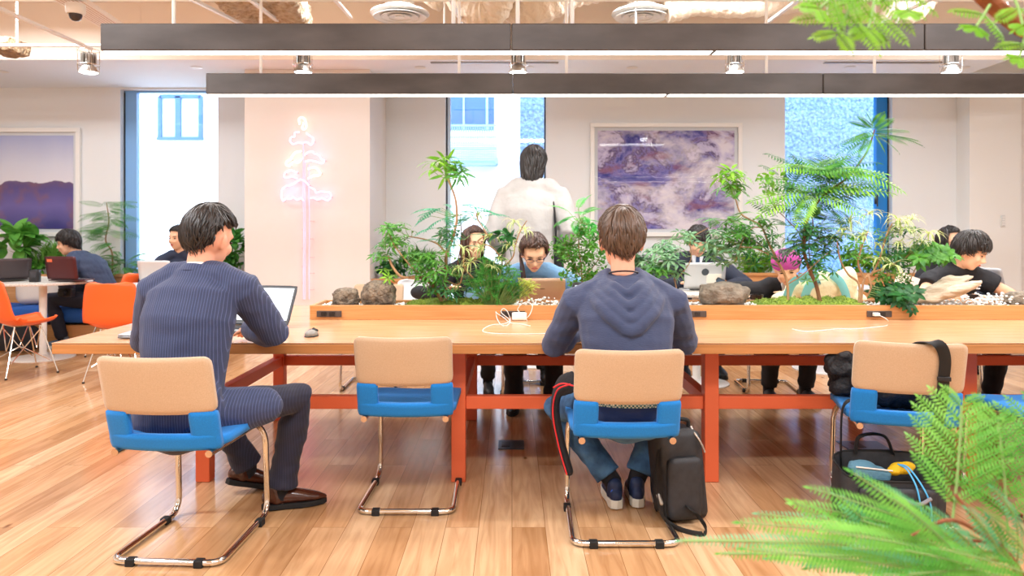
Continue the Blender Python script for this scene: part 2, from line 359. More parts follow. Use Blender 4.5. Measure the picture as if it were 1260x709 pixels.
# ================================================================ ceiling fittings
def light_bar(d, ya, yb, x0, x1, label, seams, gapx):
    A = at(x0, ya, d); B = at(x1, yb, d); dep = .105
    t = thing('linear_pendant_light', label, 'lamp', ((A.x+B.x)/2, d+dep/2, B.z), 0, 'linear pendant lights over the long table')
    M = mat('bronze_metal', '#474240', .42, metal=.4, col2='#5a5553', noise=(2.2, (1, 1, 3)))
    xx = [A.x]+[at(s, 0, d).x for s in seams]+[B.x]
    for a, b in zip(xx, xx[1:]):
        g = G(); g.box(((a+b)/2, d+dep/2, (A.z+B.z)/2), (b-a-.002, dep, A.z-B.z)); g.build('housing', M, t, True, bevel=.006)
    gx = at(gapx, 0, d).x
    for a, b in ((A.x+.012, gx-.01), (gx+.01, B.x-.01)):
        g = G(); g.box(((a+b)/2, d+dep/2, B.z-.0005), (b-a, dep-.020, .003)); g.build('diffuser', mat('lamp_diffuser', '#ffffff', .5, emit=('#fffaf6', 3.0)), t, True, smooth=False)
    return t, A, B
t, A, B = light_bar(3.90, 28.5, 62, 123, 1420, 'nearer dark bronze linear pendant light, hanging lower over the table front', [629, 1138], 880)
for px in (214, 558, 637, 704, 1104): 
    p = at(px, 0, 3.96); G().tube([(p.x, 3.96, A.z-.005), (p.x, 3.96, ZC)], .011).build('suspension_rod', M_white, t, True)
t, A, B = light_bar(5.14, 90, 115.7, 253, 1420, 'farther dark bronze linear pendant light, above the far table edge', [631, 1013], 822)
for px in (321, 565, 697, 943, 1076): 
    p = at(px, 0, 5.2); G().tube([(p.x, 5.2, A.z-.005), (p.x, 5.2, ZC)], .011).build('suspension_rod', M_white, t, True)
# light given by the two bars
for d, z in ((3.96, 2.17), (5.20, 2.17)):
    area_light('linear_pendant_glow', (1.2, d, z-.015), 6.6, .10, 52, (1, .98, .96))
# cage spotlights on a track
track_z = at(0, 56, 6.5).z
tk = thing('light_track', 'white round rail carrying the cage spotlights', 'track', (0, 6.5, track_z))
G().tube([(XL+.05, 6.5, track_z), (XR-.05, 6.5, track_z)], .014).build('rail', M_white, tk, True)
for x in (-6.5, -4.4, -2.4, -.6, 1.1, 2.8, 4.4): G().tube([(x, 6.5, track_z), (x, 6.5, ZC)], .009).build('hanger', M_white, tk, True)
places = ['leftmost, left of the pendants', 'left of centre, in front of the neon column', 'at the centre, above the standing woman', 'right of centre, above the mountain picture', 'rightmost, near the pale pier']
M_alu = mat('brushed_aluminium', '#b9b4ae', .3, metal=.9)
def spotlight():
    t = thing('spotlight', None, 'spotlight', (0, 0, 0), 0, 'cage spotlights on the white rail')
    g = G()
    for a in range(4): 
        c, s_ = math.cos(PI/4+a*PI/2)*.088, math.sin(PI/4+a*PI/2)*.088; g.tube([(c, s_, 0), (c, s_, -.16), (c*.95, s_*.95, -.21)], .003, 5)
    for z in (-.01, -.14): g.tube([(.088*math.cos(k*PI/10), .088*math.sin(k*PI/10), z) for k in range(20)], .0035, 5, closed=True)
    g.build('cage', M_chrome, t)
    g = G()
    for k in range(14): a = k*2*PI/14; g.box((.048*math.cos(a), .048*math.sin(a), -.085), (.03, .006, .09), a)
    g.lathe([(.03, -.04), (.04, -.045), (.04, -.13), (.03, -.135)]); g.lathe([(.006, .02), (.006, -.05)], seg=8); g.build('heat_sink', M_alu, t)
    g = G(); g.lathe([(.03, -.135), (.055, -.15), (.078, -.19), (.082, -.205), (.078, -.207), (.074, -.2)], cap=False); g.build('reflector', M_alu, t)
    g = G(); g.lathe([(.074, -.206), (.06, -.212), (.001, -.214)], cap=True); g.build('lens', mat('spot_lens', '#ffffff', .4, emit=('#ffffff', 9)), t); return t
sp0 = spotlight()
for i, px in enumerate((109, 373, 637.5, 904, 1170)):
    o = sp0 if i == 0 else copy_tree(sp0); p = at(px, 0, 6.5); o.location = (p.x, 6.5, track_z-.014-.02); o['label'] = 'chrome cage spotlight, '+places[i]
for i, px in enumerate((109, 373, 637.5, 904, 1170)):
    p = at(px, 0, 6.5); spot('spot_beam', (p.x, 6.5, track_z-.26), (p.x+.2, 8.6, 1.0), 6 if i == 1 else 13, 1.35)
# pipes / conduit across the ceiling
def pipe(name, pts, r, m, label, cat, seg=8, group=None):
    return tag(G().tube(pts, r, seg).build(name, m), label, cat, group)
def A3(px, py, d): return tuple(at(px, py, d))
zz = 3.32
pipe('ceiling_pipe', [(XL+.05, 5.4, at(0, 20, 5.4).z+.12), (XR-.05, 5.4, at(0, 20, 5.4).z+.12)], .013, M_white, 'thin white pipe running along above the pendants', 'pipe')
for k, (a, b) in enumerate((((-20, 2, 4.2), (112, 60, 6.45)), ((222, -8, 4.8), (338, 50, 6.9)), ((298, -8, 5.0), (360, 40, 7.0)), ((408, -6, 5.0), (432, 22, 6.8)), ((552, -6, 5.2), (572, 34, 6.9)), ((706, -6, 5.4), (694, 30, 6.9)), ((990, -6, 5.0), (936, 34, 7.0)), ((1160, -8, 4.6), (1060, 40, 7.0)))):
    p, q = at(*a), at(*b); p.z = min(p.z, ZC-.03); q.z = min(q.z, ZC-.03)
    lab = ['long white strut slanting down to leftmost spotlight', 'white strut crossing left of the rough beam end', 'white strut crossing the rough sprayed beam', 'short white strut left of the round diffuser', 'white strut right of the left round diffuser', 'white strut left of the right round diffuser', 'white strut by foliage above the nearer pendant', 'rightmost white strut above the nearer pendant'][k]
    tag(G().box((p+q)/2, (.03, (q-p).length, .02), (q-p).to_track_quat('Y', 'Z').to_matrix()).build('ceiling_strut', M_white), lab, 'strut', 'white struts under the ceiling')
# perforated cable tray, camera dome
M_perf = mat('perforated_white', '#f1e6da', .6)
p, q = at(40, -30, 4.4), at(142, 34, 6.2)
d_ = (q-p); n_ = 34; g = G(); Rm = d_.to_track_quat('Y', 'Z').to_matrix()
g.box((p+q)/2, (.20, d_.length, .03), Rm)
gh = G()
for k in range(60):
    for j in range(-3, 4):
        gh.box(p+d_*((k+.5)/60)+Rm@Vector((j*.026, 0, -.0155)), (.009, .014, .002), Rm)
ct = thing('perforated_tray', 'wide white perforated tray behind the camera dome', 'tray', tuple((p+q)/2))
g.build('tray', M_perf, ct, True, smooth=False); gh.build('perforations', mat('hole_brown', '#c9a98c', .8), ct, True, smooth=False)
pc = at(93, 14, 5.0)
cd = thing('dome_camera', 'white dome security camera under the perforated tray', 'camera', tuple(pc))
G().lathe([(.058, .05), (.062, .045), (.062, -.005), (.055, -.02)], pc).build('housing', M_white, cd, True)
G().lathe([(.042, -.02), (.042, -.03), (.036, -.05), (.022, -.063), (.002, -.068)], pc).build('dome', mat('smoked_dome', '#3b302c', .08), cd, True)
# rough sprayed beam and small rough blocks
M_rock = mat('sprayed_insulation', '#f0dcc0', .95, col2='#cfae86', noise=(22, (1, 1, 1)), bump=(24, 1, .12))
def roughbox(name, c, size, rotm, label, cat, m=M_rock):
    g = G(); 
    g.box(c, size, rotm); o = g.build(name, m, remesh=.018, sm=2); me = o.data; rn = random.Random(4)
    from mathutils import noise as mn
    for v in me.vertices: v.co += Vector([mn.noise(v.co*14+Vector((k*9, 0, 0))) for k in range(3)])*.028
    return tag(o, label, cat)
p, q = at(272, -60, 4.8), at(340, 30, 6.6); dd = q-p
roughbox('sprayed_beam', (p+q)/2+Vector((0, 0, .05)), (.62, dd.length, .24), dd.to_track_quat('Y', 'Z').to_matrix(), 'thick beam with rough cream sprayed insulation', 'beam')
roughbox('insulated_bracket', at(10, 58, 6.7), (.24, .3, .13), None, 'short rough stone-textured bracket at far left ceiling', 'bracket', mat('bracket_rock', '#bfa07c', .95, col2='#8f7458', noise=(20, (1, 1, 1)), bump=(24, 1, .06)))
# flexible ducts and round diffusers
M_duct = mat('duct_fabric', '#f3e2cb', .7, bump=(20, .7, .05, (1, 1, 1)))
def flex(pts, r, label):
    P = smoothpath(pts, 14); R = [r*(1+.05*math.sin(i*1.7)+.03*math.sin(i*.37)) for i in range(len(P))]
    return tag(G().tube(P, R, 20).build('flexible_duct', M_duct), label, 'duct', 'cream flexible ducts above the pendants')
flex([at(528, 2, 6.6), at(548, -22, 6.5), at(580, 12, 6.3), at(606, 14, 6.2), at(618, -14, 6.1), at(640, -60, 6.0)], .13, 'wrinkled cream duct looping down between pendant rods')
flex([at(608, -60, 6.6), at(632, 6, 6.5), at(664, 8, 6.4), at(700, -10, 6.4), at(740, -20, 6.4)], .15, 'fat cream duct at the picture centre top')
flex([at(820, 10, 6.6), at(860, 2, 6.6), at(920, 4, 6.6), at(990, -4, 6.6)], .13, 'long level cream duct left of the overhead leaves')
flex([at(1092, 6, 6.6), at(1120, 12, 6.6), at(1148, -20, 6.6)], .13, 'short cream duct right of the overhead leaves')
for px, lab in ((492, 'left'), (789, 'right')):
    c = at(px, 22, 6.7); t = thing('ceiling_diffuser', '%s of the two round white air diffusers at the ceiling' % lab, 'air diffuser', tuple(c), 0, 'round ceiling diffusers')
    g = G(); g.lathe([(.13, .35), (.13, .12), (.2, .07), (.265, .05), (.27, .035), (.24, .03)], c, 32); g.build('collar', M_white, t, True)
    for k, rr in enumerate((.24, .17, .10)):
        g = G(); g.lathe([(rr, .0), (rr+.004, .006), (rr-.055, .03), (rr-.06, .02)], c+Vector((0, 0, .0)), 32, cap=False); g.build('ring', M_white, t, True)
    G().lathe([(.045, .0), (.04, .02), (.001, .025)], c, 20).build('hub', M_white, t, True)
# recessed downlights and slot diffusers in the soffit
dl = [(3, 'far left over the round cafe table'), (242, 'above the left window'), (517, 'left of the middle window'), (650, 'above the middle window'), (778, 'above the mountain picture'), (1046, 'above the right window'), (1186, 'beside the pier at right')]
d0 = None
for i, (px, lab) in enumerate(dl):
    py = 83 if px > 100 else 88
    y = (ZS-EYE)*F/(CY-py); x = (px-CX)*y/F
    if d0 is None:
        d0 = thing('downlight', None, 'downlight', (x, y, ZS), 0, 'recessed soffit downlights')
        G().lathe([(.058, 0), (.062, -.004), (.05, -.006)], (0, 0, 0)).build('trim_ring', M_white, d0)
        G().lathe([(.05, -.001), (.049, -.005), (.001, -.0055)], (0, 0, 0)).build('lens', mat('downlight_lens', '#ffffff', .4, emit=('#ffffff', 10)), d0); o = d0
    else: o = copy_tree(d0)
    o.location = (x, y, ZS); o['label'] = 'small round recessed downlight, '+lab
    spot('downlight_beam', (x, y, ZS-.03), (x, y+.25, 0), 13, 1.5, NEUT, .8)
for a, b, lab in ((530, 687, 'above the middle window'), (1014, 1160, 'above the right window')):
    y = (ZS-EYE)*F/(CY-77); g = G(); x0, x1 = (a-CX)*y/F, (b-CX)*y/F
    g.box(((x0+x1)/2, y, ZS-.003), (x1-x0, .05, .006)); o = g.build('slot_diffuser', mat('slot_grey', '#8f8a88', .5), smooth=False)
    tag(o, 'long thin grey slot diffuser in the soffit '+lab, 'air diffuser', 'slot diffusers')
# added housings, out of view, for the ceiling fill lights nearer the camera
def fill_housing(x, y, z, lab):
    t = thing('fill_light_housing', lab, 'added fill light', (x, y, z), 0, 'added fill light housings')
    G().box((x, y, z+.045), (1.66, .56, .05)).build('housing', M_white, t, True, bevel=.005)
    for s_ in (-1, 1): G().tube([(x+s_*.6, y, z+.05), (x+s_*.6, y, ZC)], .006).build('hanger', M_white, t, True)
for (x, y, k) in ((-3.6, 2.6, 'left of the table'), (3.2, 2.4, 'right of the table'), (0, .4, 'above the viewer'), (-3.4, -.6, 'behind left'), (3.0, -.8, 'behind right')): fill_housing(x, y, 3.42, 'flat white housing of an added fill light, '+k)

# ================================================================ neon tree
tn = thing('neon_sign', 'glowing pink and white neon pine tree on the column', 'neon sign', tuple(at(377, 372, YC-.03)))
def NP(pts, d=YC-.07): return [at(330+x/2.955, 135+y/2.955, d) for x, y in pts]
M_np = mat('neon_pink', '#ff9cc0', .3, emit=('#ff8a9e', 3.1)); M_nw = mat('neon_white', '#fff4e0', .3, emit=('#fff0d8', 2.0)); M_npd = mat('neon_pale', '#f7c3cd', .3, emit=('#ff90a8', .75))
loops = [([(114, 52), (112, 35), (122, 28), (135, 38), (138, 62), (132, 72), (124, 66), (128, 50)], M_nw, 'treetop_tube'),
 ([(125, 122), (108, 120), (92, 125), (80, 115), (84, 100), (95, 98), (97, 84), (112, 82)], M_np, 'branch_tube'),
 ([(140, 86), (152, 96), (162, 102), (165, 115), (155, 128), (140, 118), (125, 122)], M_np, 'branch_tube'),
 ([(120, 182), (108, 192), (90, 190), (78, 204), (66, 200), (70, 186), (82, 182), (88, 168), (100, 155), (118, 152)], M_nw, 'branch_tube'),
 ([(133, 165), (145, 155), (160, 152), (168, 160), (185, 165), (192, 178), (204, 185), (195, 195), (170, 188), (150, 185), (135, 190)], M_np, 'branch_tube'),
 ([(104, 228), (88, 222), (75, 222), (60, 232), (58, 245), (72, 247), (85, 243), (104, 250)], M_np, 'branch_tube'),
 ([(146, 215), (165, 210), (178, 215), (190, 232), (180, 240), (165, 240), (146, 250)], M_nw, 'branch_tube'),
 ([(148, 275), (135, 262), (118, 254), (105, 262), (95, 268), (80, 275), (62, 280), (50, 292), (48, 315), (55, 332), (66, 322), (80, 325), (92, 318), (105, 328), (120, 322), (128, 330)], M_np, 'branch_tube'),
 ([(152, 282), (168, 290), (175, 302), (190, 298), (210, 300), (225, 303), (228, 318), (215, 330), (195, 322), (180, 328), (165, 320), (155, 322)], M_np, 'branch_tube')]
for pts, m, n in loops:
    P = smoothpath(NP(pts), 5); G().tube(P, .0085, 8, rnd=True).build(n, m, tn, True)
for x, y0 in ((128, 120), (134, 185), (149, 200)):
    G().tube(smoothpath(NP([(x, y0), (x-1, 300), (x+1, 420), (x, 560), (x, 690)]), 3), .0075, 8).build('trunk_tube', M_npd, tn, True)
g = G()
for x, y in ((150, 405), (150, 470), (150, 537), (150, 595), (150, 655), (128, 375), (128, 437), (128, 505), (128, 570), (128, 630)):
    a, b = NP([(x, y), (x+13 if x > 140 else x-5, y)]); g.tube([a, b, b+Vector((0, .06, 0))], .0035, 6)
for pts, m, n in loops:
    for k in range(0, len(pts), 3): a = NP([pts[k]])[0]; g.tube([a, a+Vector((0, .066, 0))], .005, 6)
for x, y, pw in ((88, 100, .5), (165, 110, .8), (70, 250, .9), (185, 170, .9), (75, 300, 1.4), (205, 310, 1.4), (130, 300, .8), (139, 450, .5), (139, 590, .4)):
    l = bpy.data.lights.new('neon_glow', 'POINT'); l.energy = pw*.34; l.color = (1, .22, .42); l.shadow_soft_size = .05; lo = bpy.data.objects.new('neon_glow', l); COL.objects.link(lo); lo.location = NP([(x, y)])[0]+Vector((0, -.06, 0))
g.build('standoffs', mat('glass_standoff', '#e8c4c4', .3), tn, True)

# ================================================================ pictures
def picture(name, label, x0, y0, x1, y1, art, fr=.045, mt=.055):
    A = at(x0, y0, DW); B = at(x1, y1, DW); w_, h_ = B.x-A.x, A.z-B.z; cx, cz = (A.x+B.x)/2, (A.z+B.z)/2
    t = thing(name, label, 'picture', (cx, DW-.03, cz))
    g = G(); y = DW-.03
    for (c, s_) in (((cx, y, A.z-fr/2), (w_, .05, fr)), ((cx, y, B.z+fr/2), (w_, .05, fr)), ((A.x+fr/2, y, cz), (fr, .05, h_-2*fr)), ((B.x-fr/2, y, cz), (fr, .05, h_-2*fr))): g.box(c, s_)
    g.build('frame', M_white, t, True, smooth=False, bevel=.003)
    G().box((cx, DW-.015, cz), (w_-2*fr, .02, h_-2*fr)).build('mat_board', mat('mat_board', '#e3e6ea', .8), t, True, smooth=False)
    o = G().box((cx, DW-.0275, cz), (w_-2*fr-2*mt, .005, h_-2*fr-2*mt)).build('photograph', art, t, True, smooth=False)
    G().box((cx, DW-.045, cz), (w_-2*fr, .003, h_-2*fr)).build('glazing', glass_mat('picture_glass', '#ffffff', .0), t, True, smooth=False)
def art_mountain():
    m = bpy.data.materials.new('mountain_photo'); m.use_nodes = True; N = m.node_tree.nodes; L = m.node_tree.links; b = N['Principled BSDF']; b.inputs['Roughness'].default_value = .6
    tc = N.new('ShaderNodeTexCoord')
    def noise(s, det, dist, rough=.6, off=0, sy=1.3):
        mp = N.new('ShaderNodeMapping'); mp.inputs['Location'].default_value = (off, 0, off); mp.inputs['Rotation'].default_value = (0, .5, 0); mp.inputs['Scale'].default_value = (1, 1, sy); L.new(tc.outputs['Object'], mp.inputs[0])
        n = N.new('ShaderNodeTexNoise'); n.inputs['Scale'].default_value = s; n.inputs['Detail'].default_value = det; n.inputs['Distortion'].default_value = dist; n.inputs['Roughness'].default_value = rough; L.new(mp.outputs[0], n.inputs['Vector']); return n
    n1 = noise(1.9, 13, .35, .70); n2 = noise(1.25, 10, .3, .64, 3.1, 1.7); n3 = noise(1.4, 8, .3, .62, 7, 2.2)
    r1 = N.new('ShaderNodeValToRGB'); e = r1.color_ramp.elements; e[0].position = .36; e[0].color = rgb('#20247a'); e[1].position = .66; e[1].color = rgb('#efe6f2')
    for p, c in ((.43, '#4a4aa0'), (.49, '#8f84c6'), (.52, '#5a3f6e'), (.56, '#c8bce0')): k = e.new(p); k.color = rgb(c)
    L.new(n1.outputs[0], r1.inputs[0])
    r3 = N.new('ShaderNodeValToRGB'); e = r3.color_ramp.elements; e[0].position = .52; e[0].color = (0, 0, 0, 1); e[1].position = .6; e[1].color = (.75, .75, .75, 1); L.new(n3.outputs[0], r3.inputs[0])
    mx = N.new('ShaderNodeMix'); mx.data_type = 'RGBA'; L.new(r3.outputs[0], mx.inputs[0]); L.new(r1.outputs[0], mx.inputs['A']); mx.inputs['B'].default_value = rgb('#9a6076')
    r2 = N.new('ShaderNodeValToRGB'); e = r2.color_ramp.elements; e[0].position = .46; e[0].color = (0, 0, 0, 1); e[1].position = .62; e[1].color = (1, 1, 1, 1); L.new(n2.outputs[0], r2.inputs[0])
    m2 = N.new('ShaderNodeMix'); m2.data_type = 'RGBA'; L.new(r2.outputs[0], m2.inputs[0]); L.new(mx.outputs['Result'], m2.inputs['A']); m2.inputs['B'].default_value = rgb('#f4eaf0')
    L.new(m2.outputs['Result'], b.inputs['Base Color']); return m
def art_hills():
    m = bpy.data.materials.new('hill_photo'); m.use_nodes = True; N = m.node_tree.nodes; L = m.node_tree.links; b = N['Principled BSDF']; b.inputs['Roughness'].default_value = .4
    tc = N.new('ShaderNodeTexCoord'); se = N.new('ShaderNodeSeparateXYZ'); L.new(tc.outputs['Object'], se.inputs[0])
    n = N.new('ShaderNodeTexNoise'); n.noise_dimensions = '1D'; n.inputs['Scale'].default_value = 2.4; n.inputs['Detail'].default_value = 5; L.new(se.outputs[0], n.inputs['W'])
    ad = N.new('ShaderNodeMath'); ad.operation = 'MULTIPLY_ADD'; ad.inputs[1].default_value = -.22; L.new(n.outputs[0], ad.inputs[0]); L.new(se.outputs[2], ad.inputs[2])
    r = N.new('ShaderNodeValToRGB'); e = r.color_ramp.elements; e[0].position = 0; e[0].color = rgb('#4c4690'); e[1].position = 1; e[1].color = rgb('#b8bfe6')
    mr = N.new('ShaderNodeMapRange'); mr.inputs['From Min'].default_value = -.62; mr.inputs['From Max'].default_value = .42; L.new(ad.outputs[0], mr.inputs[0]); L.new(mr.outputs[0], r.inputs[0])
    for p, c in ((.2, '#6f62ac'), (.40, '#574a90'), (.475, '#6a4f7e'), (.485, '#efecf6'), (.68, '#e3e4f4')): k = e.new(p); k.color = rgb(c)
    # rust-brown outcrops in the hills
    n2 = N.new('ShaderNodeTexNoise'); n2.inputs['Scale'].default_value = 4; n2.inputs['Detail'].default_value = 6; L.new(tc.outputs['Object'], n2.inputs[0])
    r2 = N.new('ShaderNodeValToRGB'); r2.color_ramp.elements[0].position = .5; r2.color_ramp.elements[1].position = .62; r2.color_ramp.elements[1].color = (.6, .6, .6, 1); L.new(n2.outputs[0], r2.inputs[0])
    lt = N.new('ShaderNodeMath'); lt.operation = 'LESS_THAN'; lt.inputs[1].default_value = .475; L.new(mr.outputs[0], lt.inputs[0])
    mu = N.new('ShaderNodeMath'); mu.operation = 'MULTIPLY'; L.new(lt.outputs[0], mu.inputs[0]); L.new(r2.outputs[0], mu.inputs[1])
    mx = N.new('ShaderNodeMix'); mx.data_type = 'RGBA'; L.new(mu.outputs[0], mx.inputs[0]); L.new(r.outputs[0], mx.inputs['A']); mx.inputs['B'].default_value = rgb('#8a5a62'); L.new(mx.outputs['Result'], b.inputs['Base Color']); return m
picture('framed_picture', 'large white framed aerial photo of snowy purple mountains', 726, 152, 912, 291, art_mountain(), .05, .04)
picture('framed_picture', 'white framed photo of violet hills under pale sky at left', -90, 158, 101, 291, art_hills(), .05, .04)
# wall controller
c = at(1234, 272, YP-.01); t = thing('wall_controller', 'small white wall thermostat panel on the pier', 'thermostat', tuple(c))
G().box(c, (.045, .02, .13)).build('plate', mat('plate_grey', '#dcdbd8', .5), t, True, bevel=.003)
for k in range(4): G().box(c+Vector((0, -.012, .045-.028*k)), (.03, .006, .02)).build('button', M_white, t, True, smooth=False)

# ================================================================ the long table
TZ = .725; TF = 3.42; TB = 5.16; TT = .05
XT = at(63.5, 0, 3.42).x; XTR = 4.6
tb = thing('long_table', 'long oak communal table on orange steel legs with planter strip', 'table', (1.2, 4.36, 0))
g = G(); g.box(((XT+XTR)/2, (TF+TB)/2, TZ-.002), (XTR-XT, TB-TF, .004)); g.build('table_top', M_table, tb, True, smooth=False)
g = G(); g.box(((XT+XTR)/2, (TF+TB)/2, TZ-.004-TT/2), (XTR-XT, TB-TF, TT-.004)); g.build('top_edging', M_tedge, tb, True, smooth=False, bevel=.003)
LW = .07
lx = [at(249, 0, 3.63).x, at(564, 0, 3.63).x, at(876, 0, 3.63).x, at(1194, 0, 3.63).x, at(1507, 0, 3.63).x]
YF, YK = 3.63, 4.81
for x in lx:
    for y in (YF, YK): G().box((x, y+LW/2, (TZ-TT)/2), (LW, LW, TZ-TT-.002)).build('leg', M_orange, tb, True, bevel=.003)
    G().box((x, (YF+YK)/2+LW/2, .39), (.05, YK-YF-LW, .064)).build('cross_rail', M_orange, tb, True, bevel=.003)
    G().box((x, (YF+YK)/2+LW/2, .655), (.05, YK-YF-LW, .036)).build('top_rail', M_orange, tb, True, bevel=.003)
for y in (YF+.012, YK+.012):
    for a, b in zip(lx, lx[1:]): G().box(((a+b)/2, y+LW/2, .391), (b-a-LW-.001, .05, .064)).build('side_rail', M_orange, tb, True, bevel=.003)
# planter strip
PY0, PY1 = 4.315, 4.66; PZ = .81; XP0 = at(381, 0, PY0).x
g = G()
for c, s_ in ((((XP0+XTR)/2, PY0+.01, (TZ+PZ)/2), (XTR-XP0, .02, PZ-TZ)), (((XP0+XTR)/2, PY1-.01, (TZ+PZ)/2), (XTR-XP0, .02, PZ-TZ)), ((XP0+.01, (PY0+PY1)/2, (TZ+PZ)/2), (.02, PY1-PY0-.04, PZ-TZ))): g.box(c, s_)
g.build('planter_box', M_plant, tb, True, smooth=False, bevel=.002)
G().box(((XP0+XTR)/2, (PY0+PY1)/2, TZ+.035), (XTR-XP0-.03, PY1-PY0-.045, .06)).build('planting_bed', mat('dark_soil', '#6a5a48', .95, bump=(60, .8, .02)), tb, True, smooth=False)
for i, px in enumerate((405, 631, 854, 1082)):
    c = at(px, 386.5, PY0-.004); o = G().box(c, (.146, .008, .036)).build('power_outlet', mat('outlet_brown', '#4a4240', .4), tb, True, bevel=.002)
    for sx in (-.024, .024):
        q = G(); cc = c+Vector((sx-.006, -.0045, 0)); q.box(cc, (.034, .003, .024)); q.box(cc+Vector((-.007, -.002, .001)), (.003, .002, .012)); q.box(cc+Vector((.007, -.002, .001)), (.003, .002, .012)); q.build('socket', mat('socket_dark', '#2a2423', .4), o, True, smooth=False)
# floor outlet lids
for px, py, w_, lab in ((629, 548, .15, 'small square dark floor outlet lid behind empty chair'), (1062, 549, .24, 'wide dark floor outlet lid under the bag chair')):
    y = EYE*F/(py-CY); x = (px-CX)*y/F; t = thing('floor_outlet', lab, 'floor outlet', (x, y, 0))
    G().box((x, y, .003), (w_, .17, .006)).build('plate', mat('lid_dark', '#4b4d55', .35, metal=.4), t, True, smooth=False)
    G().box((x-.03, y, .0068), (.05, .10, .002)).build('flap', M_black, t, True, smooth=False)

# ================================================================ cantilever chairs
def chair_proto():
    t = thing('cantilever_chair', None, 'chair', (0, 0, 0))
    hw = .2085
    def bk(x, z, off):   # curved reclining back surface
        u = x/hw; y = -.205-.10*max(0, z-.44)/.35-.035*(1-u*u)
        return (x, y+off, z)
    # tan upper pad
    G().pad(.42, .215, .034, .03, lambda x, z, o: bk(x, z+.6865+.004*(x/hw)**2, o), 22, 12, .35).build('backrest', M_tan, t, smooth='all')
    # blue lower: two uprights and a bottom band
    for s_ in (-1, 1): G().pad(.094, .15, .036, .01, lambda x, z, o: bk(x+s_*.1625, z+.513, o), 8, 8, .25).build('back_upright', M_blue, t, smooth='all')
    G().pad(.42, .062, .046, .022, lambda x, z, o: bk(x, z+.468-.0, o), 22, 8, .35).build('back_band', M_blue, t, smooth='all')
    # seat cushion
    def seat(x, y, o):
        u = x/.21; return (x, y+.035, .458-.012*(1-u*u)+o-.022*max(0, (y-.12)/.1)**2)
    G().pad(.43, .46, .05, .06, seat, 18, 18, .45).build('seat', M_blue, t, smooth='all')
    # chrome tube: under-seat rail -> front bend -> upright -> floor skid -> rear cross bar
    r = .0125; L_ = [(-.178, -.245, .428), (-.178, .20, .424), (-.195, .245, .36), (-.198, .262, .06), (-.200, .225, .0155), (-.209, -.225, .0155)]
    left = L_; right = [(-x, y, z) for x, y, z in L_][::-1]
    P = arc_fillet(left+right, .055, 6); G().tube(P, r, 12).build('frame', M_chrome, t)
    for s_ in (-1, 1):
        G().tube([(s_*.178, -.246, .428), (s_*.178, -.252, .428)], .0135, 12).build('tube_cap', mat('cap_copper', '#cfae90', .25, metal=.8), t)
    G().box((0, .1, .425), (.356, .03, .012)).build('seat_brace', M_chrome, t, smooth=False)
    for (x, y) in ((-.13, -.225), (.13, -.225), (-.2045, .16), (.2045, .16)):
        G().box((x, y, .014), (.034, .034, .028) if y < 0 else (.032, .04, .028)).build('foot_glide', M_rubber, t, bevel=.003)
    return t
ch0 = chair_proto()
CHS = [(203, 2.70, -.05, 'tan and blue chrome cantilever chair under the man in the pinstripe suit', -.012),
       (498, 3.19, 0, 'empty tan and blue chrome cantilever chair at the table', 0),
       (772, 2.86, 0, 'tan and blue chrome cantilever chair under the man in the hooded top', -.008),
       (1134, 3.03, -.24, 'tan and blue chrome cantilever chair with black jacket and strap', 0),
       (1338, 3.05, .05, 'cantilever chair cut off by the right edge, mostly behind leaves', 0)]
CH = []
for i, (px, d, rz, lab, dz) in enumerate(CHS):
    o = ch0 if i == 0 else copy_tree(ch0); o.location = ((px-CX)*d/F, d+.25, 0); o.rotation_euler = (0, 0, rz); o['label'] = lab; o['group'] = 'cantilever chairs along the near side'; CH.append(o)
for i, (px, d, rz, lab) in enumerate([(452, 5.7, PI, 'far side cantilever chair behind the two dark rocks'), (651, 5.55, PI, 'far side cantilever chair under the woman in denim'), (955, 5.6, PI-.1, 'far side cantilever chair under the person in black cardigan'), (1168, 5.6, PI+.1, 'far side cantilever chair under the girl in black t-shirt')]):
    o = copy_tree(ch0); o.location = ((px-CX)*d/F, d+.2, 0); o.rotation_euler = (0, 0, rz); o['label'] = lab; o['group'] = 'cantilever chairs along the far side'
